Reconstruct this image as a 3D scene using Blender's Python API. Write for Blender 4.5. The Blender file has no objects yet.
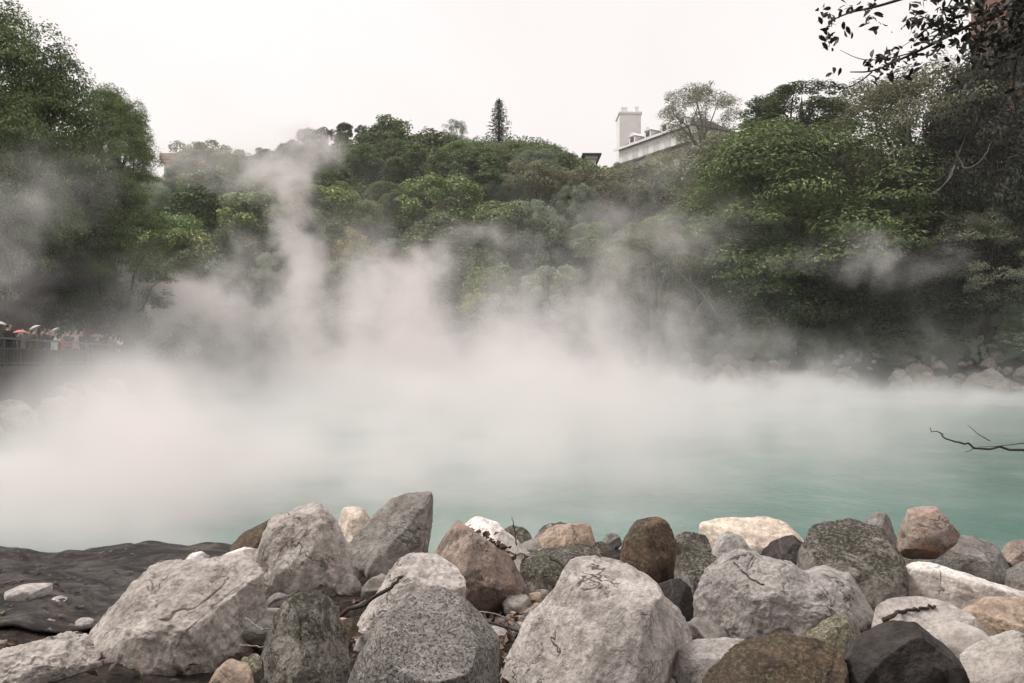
import bpy, bmesh, math, random
import numpy as np
from mathutils import Vector, Matrix

sc = bpy.context.scene
C = sc.collection
R = math.radians
F = 800.0            # focal length in pixels of a 1024 wide frame
EYE = 2.2            # eye height above the pool
HOR = 360.0
rng = np.random.default_rng(7)
random.seed(7)


def P(px, py, d):
    return Vector(((px - 512) / F * d, d, EYE + (HOR - py) / F * d))


# ------------------------------------------------------------------ helpers
def tag(o, label=None, cat=None, group=None, kind=None):
    if label: o['label'] = label
    if cat: o['category'] = cat
    if group: o['group'] = group
    if kind: o['kind'] = kind
    return o


def link(name, me, mat=None, parent=None, loc=None):
    o = bpy.data.objects.new(name, me)
    C.objects.link(o)
    if mat and me and not me.materials:
        me.materials.append(mat)
    if parent: o.parent = parent
    if loc is not None: o.location = loc
    return o


def empty(name, loc=(0, 0, 0)):
    o = bpy.data.objects.new(name, None)
    o.empty_display_size = 0.2
    C.objects.link(o)
    o.location = loc
    return o


def copy_tree(o, parent=None):
    c = o.copy()
    C.objects.link(c)
    c.parent = parent
    for ch in list(o.children):
        copy_tree(ch, c)
    return c


def np_mesh(name, verts, faces, smooth=True):
    """verts (n,3); faces (m,k) with one k."""
    verts = np.asarray(verts, np.float32); faces = np.asarray(faces, np.int32)
    me = bpy.data.meshes.new(name)
    m, k = faces.shape
    me.vertices.add(len(verts)); me.vertices.foreach_set('co', verts.ravel())
    me.loops.add(m * k); me.loops.foreach_set('vertex_index', faces.ravel())
    me.polygons.add(m)
    me.polygons.foreach_set('loop_start', np.arange(0, m * k, k, dtype=np.int32))
    me.polygons.foreach_set('use_smooth', np.full(m, smooth))
    me.update(calc_edges=True)
    return me


class MB:
    """collects tubes and boxes of one part"""
    def __init__(s): s.v = []; s.f = []
    def box(s, x0, x1, y0, y1, z0, z1, M=None):
        b = len(s.v)
        for x in (x0, x1):
            for y in (y0, y1):
                for z in (z0, z1):
                    p = Vector((x, y, z))
                    s.v.append(tuple(M @ p) if M else tuple(p))
        for q in ((0, 1, 3, 2), (4, 6, 7, 5), (0, 4, 5, 1), (2, 3, 7, 6), (0, 2, 6, 4), (1, 5, 7, 3)):
            s.f.append(tuple(b + i for i in q))
        return s
    def tube(s, pts, radii, n=8):
        pts = [Vector(p) for p in pts]
        b = len(s.v); up = Vector((0.13, 0.21, 1)).normalized()
        for i, p in enumerate(pts):
            t = (pts[min(i + 1, len(pts) - 1)] - pts[max(i - 1, 0)]).normalized()
            a = t.cross(up)
            if a.length < 0.05: a = t.cross(Vector((1, 0, 0)))
            a.normalize(); c = t.cross(a)
            r = radii[i] if hasattr(radii, '__len__') else radii
            for k in range(n):
                th = 2 * math.pi * k / n
                s.v.append(tuple(p + (a * math.cos(th) + c * math.sin(th)) * r))
        for i in range(len(pts) - 1):
            for k in range(n):
                s.f.append((b + i * n + k, b + i * n + (k + 1) % n, b + (i + 1) * n + (k + 1) % n, b + (i + 1) * n + k))
        s.f.append(tuple(b + k for k in range(n))[::-1])
        e = b + (len(pts) - 1) * n
        s.f.append(tuple(e + k for k in range(n)))
        return s
    def mesh(s, name, smooth=False):
        me = bpy.data.meshes.new(name); me.from_pydata(s.v, [], s.f); me.update()
        if smooth: me.polygons.foreach_set('use_smooth', [True] * len(me.polygons))
        return me
    def build(s, name, mat, parent=None, loc=None, smooth=False):
        return link(name, s.mesh(name, smooth), mat, parent, loc)


# ---- vectorised gradient noise
_perm = np.concatenate([np.random.default_rng(3).permutation(256)] * 3)
_grad = np.random.default_rng(5).normal(size=(256, 3)); _grad /= np.linalg.norm(_grad, axis=1)[:, None]
def pnoise(p):
    p = np.asarray(p, float); i = np.floor(p).astype(int); f = p - i; i &= 255
    u = f * f * f * (f * (f * 6 - 15) + 10)
    out = 0
    for dx in (0, 1):
        for dy in (0, 1):
            for dz in (0, 1):
                h = _perm[_perm[_perm[i[:, 0] + dx] + i[:, 1] + dy] + i[:, 2] + dz]
                g = (_grad[h] * (f - (dx, dy, dz))).sum(1)
                w = (u[:, 0] if dx else 1 - u[:, 0]) * (u[:, 1] if dy else 1 - u[:, 1]) * (u[:, 2] if dz else 1 - u[:, 2])
                out = out + g * w
    return out
def fbm(p, oct=4, rough=0.5):
    a = 1; s = 0; p = np.asarray(p, float)
    for k in range(oct):
        s = s + a * pnoise(p * 2 ** k + k * 17.3); a *= rough
    return s
def ridged(p, oct=4):
    a = 1; s = 0; p = np.asarray(p, float)
    for k in range(oct):
        s = s + a * (1 - 2.2 * np.abs(pnoise(p * 2 ** k + k * 9.7))); a *= 0.5
    return s
def sstep(a, b, x):
    t = np.clip((x - a) / (b - a), 0, 1); return t * t * (3 - 2 * t)


# ------------------------------------------------------------------ materials
class NT:
    def __init__(s, name):
        s.m = bpy.data.materials.new(name); s.m.use_nodes = True
        s.t = s.m.node_tree; s.N = s.t.nodes; s.bsdf = s.N['Principled BSDF']; s.out = s.N['Material Output']
    def n(s, typ, **kw):
        o = s.N.new(typ)
        for k, v in kw.items():
            if k.startswith('_'): setattr(o, k[1:], v)
        return o
    def l(s, a, b): s.t.links.new(a, b)
    def coord(s, scale=1.0, rand=True):
        tc = s.n('ShaderNodeTexCoord')
        if not rand: return tc.outputs['Object']
        oi = s.n('ShaderNodeObjectInfo')
        mul = s.n('ShaderNodeMath', _operation='MULTIPLY'); mul.inputs[1].default_value = 57.0
        s.l(oi.outputs['Random'], mul.inputs[0])
        ad = s.n('ShaderNodeVectorMath', _operation='ADD')
        s.l(tc.outputs['Object'], ad.inputs[0]); s.l(mul.outputs[0], ad.inputs[1])
        return ad.outputs[0]
    def noise(s, vec, scale, detail=6, rough=0.55, dist=0.0):
        o = s.n('ShaderNodeTexNoise')
        o.inputs['Scale'].default_value = scale; o.inputs['Detail'].default_value = detail
        o.inputs['Roughness'].default_value = rough; o.inputs['Distortion'].default_value = dist
        s.l(vec, o.inputs['Vector']); return o.outputs['Fac']
    def ramp(s, fac, lo, hi, smooth=True):
        o = s.n('ShaderNodeMapRange', _interpolation_type='SMOOTHSTEP' if smooth else 'LINEAR')
        o.inputs[1].default_value = lo; o.inputs[2].default_value = hi
        s.l(fac, o.inputs[0]); return o.outputs[0]
    def mix(s, fac, a, b, blend='MIX'):
        o = s.n('ShaderNodeMix', _data_type='RGBA', _blend_type=blend)
        for sock, v in ((o.inputs[0], fac), (o.inputs[6], a), (o.inputs[7], b)):
            if hasattr(v, 'links'): s.l(v, sock)
            elif isinstance(v, (tuple, list)): sock.default_value = (*v[:3], 1)
            else: sock.default_value = v
        return o.outputs[2]
    def math(s, op, a, b=None):
        o = s.n('ShaderNodeMath', _operation=op)
        for sock, v in zip(o.inputs, (a, b)):
            if v is None: continue
            if hasattr(v, 'links'): s.l(v, sock)
            else: sock.default_value = v
        return o.outputs[0]
    def bump(s, h, strength, dist, prev=None):
        o = s.n('ShaderNodeBump'); o.inputs['Strength'].default_value = strength; o.inputs['Distance'].default_value = dist
        s.l(h, o.inputs['Height'])
        if prev is not None: s.l(prev, o.inputs['Normal'])
        return o.outputs[0]
    def done(s, col=None, rough=0.9, normal=None, spec=0.25):
        b = s.bsdf
        if col is not None:
            if hasattr(col, 'links'): s.l(col, b.inputs['Base Color'])
            else: b.inputs['Base Color'].default_value = (*col, 1)
        if hasattr(rough, 'links'): s.l(rough, b.inputs['Roughness'])
        else: b.inputs['Roughness'].default_value = rough
        b.inputs['Specular IOR Level'].default_value = spec
        if normal is not None: s.l(normal, b.inputs['Normal'])
        return s.m


def rock_mat(name, c1, c2, stain, stain_lo=0.56, stain_hi=0.68, speck=0.0, speck_col=(.05, .045, .04), ochre=None, ochre_lo=0.62,
             moss=0.0, moss_col=(.040, .036, .030), crack=0.5, bump=0.7, rough=0.88, pits=0.5, big=1.0, lo_g=.68):
    s = NT(name); v = s.coord()
    base = s.mix(s.ramp(s.noise(v, 4.5 * big, 8, .6, .6), .36, .66), c1, c2)
    grain = s.mix(s.ramp(s.noise(v, 20, 9, .74, .4), .36, .62), (lo_g, lo_g * .98, lo_g * .96), (1.14, 1.14, 1.13))
    base = s.mix(1.0, base, grain, 'MULTIPLY')
    fine = s.mix(s.ramp(s.noise(v, 85, 5, .7), .34, .60), (.80, .79, .78), (1.05, 1.05, 1.05))
    base = s.mix(1.0, base, fine, 'MULTIPLY')
    # dark weathering stains with ragged rims
    st = s.ramp(s.noise(v, 5.0 * big, 13, .72, .9), stain_lo - .01, stain_hi - .04)
    base = s.mix(s.math('MULTIPLY', st, .85), base, stain)
    if ochre:
        base = s.mix(s.math('MULTIPLY', s.ramp(s.noise(v, 5.2, 9, .68, .8), ochre_lo - .05, ochre_lo + .06), .8), base, ochre)
    # thin cracks: narrow level lines of a warped noise, broken up by a second one
    def lines(scale, wdt, seed_v):
        n_ = s.noise(seed_v, scale, 4, .55, .5)
        a_ = s.math('ABSOLUTE', s.math('SUBTRACT', n_, .5))
        return s.math('SUBTRACT', 1.0, s.ramp(a_, 0.0, wdt))
    off = s.n('ShaderNodeVectorMath', _operation='ADD'); s.l(v, off.inputs[0]); off.inputs[1].default_value = (11, 5, 8)
    gate = s.ramp(s.noise(off.outputs[0], 5.5, 3, .5), .50, .60)
    cr = s.math('MULTIPLY', s.math('MAXIMUM', lines(3.1, .012, v), s.math('MULTIPLY', lines(9.0, .012, off.outputs[0]), .7)), gate)
    crm = s.math('MULTIPLY', cr, min(1.0, crack * 1.5))
    base = s.mix(crm, base, s.mix(1.0, base, (.22, .20, .19), 'MULTIPLY'))
    if pits:
        pit = s.ramp(s.noise(v, 34, 3, .5), .66, .73)
        base = s.mix(s.math('MULTIPLY', pit, pits), base, stain)
    if speck:
        sp = s.ramp(s.noise(v, 105, 3, .6), .50, .60)
        base = s.mix(s.math('MULTIPLY', sp, speck), base, speck_col)
        sp2 = s.ramp(s.noise(v, 150, 2, .5), .60, .68)
        base = s.mix(s.math('MULTIPLY', sp2, speck * .6), base, (.5, .47, .44))
    if moss:
        g = s.n('ShaderNodeNewGeometry'); sx = s.n('ShaderNodeSeparateXYZ'); s.l(g.outputs['Normal'], sx.inputs[0])
        mz = s.math('ADD', s.math('MULTIPLY', sx.outputs['Z'], .22), s.noise(v, 9, 11, .74, .8))
        mf = s.math('MULTIPLY', s.ramp(mz, .57, .66), moss)
        lich = s.mix(s.ramp(s.noise(v, 75, 4, .75), .46, .64), moss_col, tuple(min(1, 4.6 * a) for a in moss_col))
        base = s.mix(mf, base, lich)
    base = s.mix(1.0, base, (1.42, 1.42, 1.40), 'MULTIPLY')
    h1 = s.noise(v, 14, 10, .68, .3)
    nb = s.bump(h1, bump, .035)
    h2 = s.noise(v, 75, 6, .7)
    nb = s.bump(h2, bump * .75, .008, nb)
    inv = s.math('SUBTRACT', 1.0, crm)
    nb = s.bump(inv, .7 * crack, .012, nb)
    if speck: nb = s.bump(s.noise(v, 110, 3, .6), .6, .006, nb)
    return s.done(base, rough, nb, .25)


RM = {
 'pale':  rock_mat('pale_rock', (.44, .405, .385), (.33, .295, .275), (.13, .115, .105), .57, .70, ochre=(.33, .235, .14), ochre_lo=.66, crack=.6),
 'pale2': rock_mat('pale_veined_rock', (.50, .46, .44), (.37, .335, .32), (.12, .105, .10), .60, .70, ochre=(.36, .25, .16), ochre_lo=.68, crack=.8),
 'white': rock_mat('white_rock', (.66, .61, .585), (.52, .475, .455), (.10, .09, .085), .64, .70, crack=.5, bump=.35, pits=.3),
 'cream': rock_mat('cream_rock', (.66, .585, .50), (.50, .42, .36), (.12, .10, .09), .66, .73, crack=.4, bump=.35, pits=.3),
 'violet': rock_mat('lilac_grey_rock', (.375, .35, .34), (.29, .268, .26), (.12, .105, .10), .60, .72, ochre=(.33, .25, .13), ochre_lo=.67, crack=.6, pits=.6),
 'grey':  rock_mat('grey_rock', (.26, .245, .23), (.185, .172, .16), (.09, .08, .075), .55, .7, speck=.25),
 'granite': rock_mat('speckled_granite', (.25, .232, .222), (.19, .178, .168), (.12, .11, .105), .6, .75, speck=.85, crack=.15, pits=0),
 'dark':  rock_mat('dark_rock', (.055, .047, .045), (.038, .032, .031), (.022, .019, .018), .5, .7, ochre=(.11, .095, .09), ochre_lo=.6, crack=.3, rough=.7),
 'brown': rock_mat('brown_rock', (.115, .082, .060), (.072, .054, .043), (.035, .028, .023), .5, .66, ochre=(.21, .135, .09), ochre_lo=.60, moss=.5, moss_col=(.04, .033, .022), crack=.4),
 'rust':  rock_mat('rusty_pink_rock', (.33, .265, .23), (.23, .185, .165), (.075, .06, .05), .56, .68, ochre=(.33, .185, .12), ochre_lo=.58, crack=.5),
 'orange': rock_mat('orange_rock', (.38, .295, .235), (.30, .235, .19), (.12, .09, .07), .58, .7, crack=.4, bump=.4),
 'mossy': rock_mat('mossy_rock', (.27, .25, .225), (.17, .155, .14), (.05, .045, .038), .5, .62, moss=.95, moss_col=(.036, .033, .027), crack=.5),
 'lichen': rock_mat('lichen_rock', (.27, .25, .205), (.15, .138, .11), (.06, .053, .042), .5, .62, speck=.8, speck_col=(.06, .055, .03), moss=.5, moss_col=(.075, .068, .046), crack=.3),
 'slab':  rock_mat('ash_slab_rock', (.43, .395, .38), (.35, .32, .305), (.10, .09, .085), .66, .74, crack=.3, bump=.3, pits=.2),
 'bank':  rock_mat('bank_rock', (.28, .255, .235), (.20, .18, .165), (.08, .07, .06), .52, .7, crack=.3, big=.5),
}


def soil_mat():
    s = NT('damp_soil'); v = s.coord(rand=False)
    c = s.mix(s.ramp(s.noise(v, 9, 8, .7), .38, .64), (.026, .021, .018), (.065, .052, .043))
    c = s.mix(s.ramp(s.noise(v, 40, 5, .6), .55, .7), c, (.13, .11, .09))
    return s.done(c, .95, s.bump(s.noise(v, 30, 8, .7), .8, .03), .15)


def hill_mat():
    s = NT('hillside_soil'); v = s.coord(rand=False)
    c = s.mix(s.ramp(s.noise(v, .25, 8, .7), .38, .64), (.030, .032, .020), (.055, .058, .034))
    c = s.mix(s.ramp(s.noise(v, 2.0, 6, .7), .52, .7), c, (.075, .06, .045))
    return s.done(c, .95, s.bump(s.noise(v, 3, 8, .7), .8, .2), .1)


def leaf_mat(name, a, b, c, trans=.17, rough=.5, clump=2.2, gain=1.75):
    s = NT(name)
    a, b, c = (tuple(x * gain for x in q) for q in (a, b, c))
    tc = s.n('ShaderNodeTexCoord'); oi = s.n('ShaderNodeObjectInfo'); g = s.n('ShaderNodeNewGeometry')
    ad = s.n('ShaderNodeVectorMath', _operation='ADD'); s.l(tc.outputs['Object'], ad.inputs[0])
    m = s.math('MULTIPLY', oi.outputs['Random'], 31.0); s.l(m, ad.inputs[1])
    col = s.mix(s.ramp(s.noise(ad.outputs[0], clump, 5, .65), .36, .64), a, b)
    col = s.mix(s.ramp(g.outputs['Random Per Island'], .55, 1.0, False), col, c)
    hs = s.n('ShaderNodeHueSaturation'); s.l(col, hs.inputs['Color'])
    vv = s.n('ShaderNodeMapRange'); s.l(oi.outputs['Random'], vv.inputs[0]); vv.inputs[3].default_value = .78; vv.inputs[4].default_value = 1.25
    s.l(vv.outputs[0], hs.inputs['Value'])
    hh = s.n('ShaderNodeMapRange'); s.l(s.math('FRACT', s.math('MULTIPLY', oi.outputs['Random'], 7.3)), hh.inputs[0])
    hh.inputs[3].default_value = .485; hh.inputs[4].default_value = .512; s.l(hh.outputs[0], hs.inputs['Hue'])
    mt = s.done(hs.outputs[0], rough, None, .3)
    tr = s.n('ShaderNodeBsdfTranslucent'); s.l(hs.outputs[0], tr.inputs['Color'])
    mx = s.n('ShaderNodeMixShader'); mx.inputs[0].default_value = trans
    s.l(s.bsdf.outputs[0], mx.inputs[1]); s.l(tr.outputs[0], mx.inputs[2]); s.l(mx.outputs[0], s.out.inputs['Surface'])
    return mt


LM = {
 'dark': leaf_mat('dark_foliage', (.038, .056, .026), (.088, .116, .050), (.165, .195, .085)),
 'mid': leaf_mat('green_foliage', (.062, .094, .036), (.130, .175, .064), (.24, .275, .115)),
 'bright': leaf_mat('bright_green_foliage', (.060, .078, .034), (.115, .140, .058), (.19, .215, .095)),
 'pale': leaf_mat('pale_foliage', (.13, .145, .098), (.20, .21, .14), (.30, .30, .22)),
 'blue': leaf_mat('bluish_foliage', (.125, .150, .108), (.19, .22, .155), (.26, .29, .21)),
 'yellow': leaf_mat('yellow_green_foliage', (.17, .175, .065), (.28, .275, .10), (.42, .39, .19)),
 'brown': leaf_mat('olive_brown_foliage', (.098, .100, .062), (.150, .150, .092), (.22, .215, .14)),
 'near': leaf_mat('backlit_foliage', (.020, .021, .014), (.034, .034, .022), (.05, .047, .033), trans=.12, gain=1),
 'shade': leaf_mat('shaded_foliage', (.026, .027, .019), (.046, .047, .031), (.08, .08, .052), gain=1.05),  # darker foliage copy: the shade on these trees is put into the leaf colour
 'conifer': leaf_mat('conifer_needles', (.030, .040, .027), (.048, .060, .038), (.065, .078, .05)),
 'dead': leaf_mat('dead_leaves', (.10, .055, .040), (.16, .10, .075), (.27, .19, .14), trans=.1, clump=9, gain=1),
}


def bark_mat(name, a, b):
    s = NT(name); v = s.coord()
    mp = s.n('ShaderNodeMapping'); mp.inputs['Scale'].default_value = (6, 6, 1.2); s.l(v, mp.inputs[0])
    n = s.noise(mp.outputs[0], 2.5, 8, .7)
    return s.done(s.mix(s.ramp(n, .35, .65), a, b), .9, s.bump(n, .7, .03), .15)
BARK = bark_mat('bark', (.030, .025, .021), (.065, .055, .047))
BARKPALE = bark_mat('pale_bark', (.13, .118, .105), (.22, .20, .18))
TWIG = bark_mat('twig_bark', (.055, .042, .036), (.10, .082, .072))
STRAW = bark_mat('straw_stem', (.26, .23, .19), (.36, .33, .28))


def plain(name, col, rough=.6, var=.25, scale=3.0, spec=.3, metal=0.0):
    s = NT(name); v = s.coord()
    c = s.mix(s.ramp(s.noise(v, scale, 6, .65), .3, .7), tuple(x * (1 - var) for x in col), col)
    s.bsdf.inputs['Metallic'].default_value = metal
    return s.done(c, rough, s.bump(s.noise(v, scale * 12, 4, .6), .15, .01), spec)


# ------------------------------------------------------------------ camera, light, sky
cd = bpy.data.cameras.new('camera'); cam = link('camera', cd)
cam.location = (0, 0, EYE); cam.rotation_euler = (R(90), 0, 0)
cd.sensor_width = 36; cd.lens = 36 * F / 1024; cd.shift_y = (HOR - 341.5) / 1024
cd.clip_start = .05; cd.clip_end = 3000
sc.camera = cam

SUN_EL, SUN_AZ = 54, -78         # overcast sun: high, over the left bank
su = bpy.data.lights.new('sun', 'SUN'); su.energy = 1.5; su.angle = R(14); su.color = (1.0, .965, .925)
so = link('sun', su)
dirv = Vector((math.sin(R(SUN_AZ)) * math.cos(R(SUN_EL)), math.cos(R(SUN_AZ)) * math.cos(R(SUN_EL)), math.sin(R(SUN_EL))))
so.rotation_euler = dirv.to_track_quat('Z', 'Y').to_euler(); so.location = (-30, 20, 60)

w = bpy.data.worlds.new('World'); sc.world = w; w.use_nodes = True
wt = w.node_tree; bg = wt.nodes['Background']
sky = wt.nodes.new('ShaderNodeTexSky'); sky.sky_type = 'NISHITA'; sky.sun_disc = False
sky.sun_elevation = R(SUN_EL); sky.sun_rotation = R(SUN_AZ); sky.air_density = 2; sky.dust_density = 6
tc = wt.nodes.new('ShaderNodeTexCoord'); nz = wt.nodes.new('ShaderNodeTexNoise')
nz.inputs['Scale'].default_value = 2.2; nz.inputs['Detail'].default_value = 7; nz.inputs['Distortion'].default_value = .4
wt.links.new(tc.outputs['Generated'], nz.inputs['Vector'])
cr = wt.nodes.new('ShaderNodeValToRGB')
cr.color_ramp.elements[0].position = .3; cr.color_ramp.elements[0].color = (.90, .835, .815, 1)
cr.color_ramp.elements[1].position = .62; cr.color_ramp.elements[1].color = (1, .948, .932, 1)
wt.links.new(nz.outputs['Fac'], cr.inputs[0])
sk10 = wt.nodes.new('ShaderNodeVectorMath'); sk10.operation = 'SCALE'; sk10.inputs['Scale'].default_value = 6.9
wt.links.new(cr.outputs[0], sk10.inputs[0])
mx = wt.nodes.new('ShaderNodeMix'); mx.data_type = 'RGBA'; mx.inputs[0].default_value = .93
wt.links.new(sky.outputs[0], mx.inputs[6]); wt.links.new(sk10.outputs[0], mx.inputs[7])
wt.links.new(mx.outputs[2], bg.inputs['Color']); bg.inputs['Strength'].default_value = .1

sc.view_settings.view_transform = 'Standard'; sc.view_settings.look = 'None'
sc.view_settings.exposure = 0.66; sc.view_settings.gamma = 1.0
cy = sc.cycles
cy.use_denoising = True; cy.max_bounces = 10; cy.diffuse_bounces = 3; cy.glossy_bounces = 2; cy.transmission_bounces = 4
cy.volume_bounces = 7; cy.volume_step_rate = 2.6; cy.volume_max_steps = 256; cy.sample_clamp_indirect = 4.0
cy.caustics_reflective = False; cy.caustics_refractive = False

# ------------------------------------------------------------------ terrain and pool
POOL = np.array([(-19, 8.6), (-16.6, 18), (-16.9, 26), (-18.6, 35), (-21.0, 44.5), (-29, 52), (-33, 60), (-24, 68), (-5, 69), (12, 67), (24, 63),
                 (34, 57), (43, 44), (41, 24), (27, 10.5), (12, 8.0), (5, 7.4), (0, 7.3), (-5, 7.4), (-10, 7.8)], float)
def pool_sd(x, y):
    x = np.asarray(x, float); y = np.asarray(y, float)
    d = np.full(x.shape, 1e9); ins = np.zeros(x.shape, bool)
    for i in range(len(POOL)):
        a = POOL[i]; b = POOL[(i + 1) % len(POOL)]; e = b - a
        t = np.clip(((x - a[0]) * e[0] + (y - a[1]) * e[1]) / (e @ e), 0, 1)
        d = np.minimum(d, np.hypot(x - a[0] - t * e[0], y - a[1] - t * e[1]))
        cnd = ((a[1] > y) != (b[1] > y))
        with np.errstate(divide='ignore', invalid='ignore'):
            xi = (b[0] - a[0]) * (y - a[1]) / (b[1] - a[1]) + a[0]
        ins ^= cnd & (x < xi)
    return np.where(ins, -d, d)

HPX = [-900, -300, -60, 60, 160, 250, 340, 540, 600, 660, 730, 850, 1024, 1300, 1900]
HZ = [10, 12, 14, 18, 25, 29, 35.5, 35.5, 30, 29, 26, 25, 24, 18, 10]
def height(x, y):
    x = np.asarray(x, float); y = np.asarray(y, float)
    s = pool_sd(x, y)
    az = 512 + F * x / np.maximum(y, 8)
    far = sstep(14, 34, y)
    start = np.where(az < 180, 7.0, 2.5)
    L = np.where(az < 180, 58, 60)
    t = np.clip((s - start) / L, 0, 1)
    Hm = np.interp(az, HPX, HZ)
    p = np.stack([x, y, 0 * x], -1).reshape(-1, 3)
    n = fbm(p * .05, 4).reshape(x.shape)
    hill = far * Hm * (t * (1.55 - .55 * t)) + n * 2.2 * np.clip(t * 4, 0, 1) * far
    near = 1 - sstep(10, 18, y)
    prof = np.where(s < 0, np.maximum(s * .5, -1.2), 0)
    bank = np.clip(s / 2.9, 0, 1) * (1.12 * near + 1.3 * (1 - near)) + .9 * np.clip((s - 2.5) / 3, 0, 1) * sstep(25, 45, y)
    nb = fbm(p * 1.3, 4).reshape(x.shape) * .10 * np.clip(s, 0, 1)
    behind = np.where(y < -2.2, np.clip((-2.2 - y) * 1.5, 0, 7), 0)  # unseen steep bank added behind the camera to shade the boulder fronts
    return prof + bank + nb + hill + behind


def grid_mesh(name, xs, ys, fn):
    X, Y = np.meshgrid(xs, ys); Z = fn(X, Y)
    v = np.stack([X, Y, Z], -1).reshape(-1, 3)
    ny, nx = X.shape
    i = np.arange(ny * nx).reshape(ny, nx)
    f = np.stack([i[:-1, :-1], i[:-1, 1:], i[1:, 1:], i[1:, :-1]], -1).reshape(-1, 4)
    return np_mesh(name, v, f)

SOIL = soil_mat(); HILL = hill_mat()
xs = np.concatenate([np.linspace(-280, -160, 8), np.linspace(-150, 150, 151), np.linspace(160, 280, 8)])
ys = np.concatenate([np.linspace(-120, -30, 6), np.linspace(-20, 6.9, 28), np.linspace(8.9, 160, 90), np.linspace(170, 300, 10)])
tag(link('terrain_and_shade_bank', grid_mesh('terrain_and_shade_bank', xs, ys, lambda x, y: height(x, y) - np.where((y < 9.9) & (np.abs(x) < 14), .35, 0) * (y > -2)), HILL),
    'dark earthy slopes around the hot spring pool, with an added unseen bank for shade', None, None, 'structure')
tag(link('ground', grid_mesh('ground', np.linspace(-9, 9, 200), np.linspace(.3, 8.3, 110), height), SOIL),
    'dark damp soil between the boulders of the near bank', None, None, 'structure')


def water_mat():
    s = NT('milky_teal_water'); v = s.coord(rand=False)
    c = s.mix(s.ramp(s.noise(v, .09, 5, .6), .35, .65), (.070, .160, .130), (.125, .225, .190))
    c = s.mix(s.ramp(s.noise(v, .5, 5, .6), .4, .75), c, (.175, .265, .235))
    mp = s.n('ShaderNodeMapping'); mp.inputs['Scale'].default_value = (1, .6, 1); s.l(v, mp.inputs[0])
    nb = s.bump(s.noise(mp.outputs[0], 4.0, 6, .65), .35, .06)
    s.bsdf.inputs['IOR'].default_value = 1.33
    return s.done(c, .12, nb, .5)
tag(link('water', grid_mesh('water', np.linspace(-60, 60, 25), np.linspace(4, 80, 17), lambda x, y: 0 * x), water_mat()),
    'milky jade green water of the steaming hot spring pool', None, None, 'structure')

# ------------------------------------------------------------------ boulders of the near bank
def ico(sub):
    bm = bmesh.new(); bmesh.ops.create_icosphere(bm, subdivisions=sub, radius=1)
    v = np.array([x.co[:] for x in bm.verts]); f = np.array([[q.index for q in t.verts] for t in bm.faces]); bm.free()
    return v, f
ICO = {k: ico(k) for k in (4, 5, 6, 7)}


def polar_outline(pts, n=720, smooth=7):
    pts = np.array(pts, float)
    nx = np.roll(pts, -1, 0); cr = pts[:, 0] * nx[:, 1] - nx[:, 0] * pts[:, 1]; A = cr.sum() / 2
    c = np.array([((pts[:, 0] + nx[:, 0]) * cr).sum(), ((pts[:, 1] + nx[:, 1]) * cr).sum()]) / (6 * A)
    th = np.linspace(-np.pi, np.pi, n, endpoint=False); r = np.zeros(n)
    D = np.stack([np.cos(th), np.sin(th)], -1)
    for i in range(len(pts)):
        a = pts[i] - c; e = nx[i] - pts[i]
        den = D[:, 0] * e[1] - D[:, 1] * e[0]
        with np.errstate(divide='ignore', invalid='ignore'):
            t = (a[0] * e[1] - a[1] * e[0]) / den; u = (a[0] * D[:, 1] - a[1] * D[:, 0]) / den
        ok = (t > 0) & (u >= -1e-6) & (u <= 1 + 1e-6)
        r = np.where(ok, np.maximum(r, np.where(np.isfinite(t), t, 0)), r)
    k = np.ones(smooth * 2 + 1) / (smooth * 2 + 1)
    r = np.convolve(np.concatenate([r[-smooth * 3:], r, r[:smooth * 3]]), k, 'same')[smooth * 3:-smooth * 3]
    return c, th, r


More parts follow.
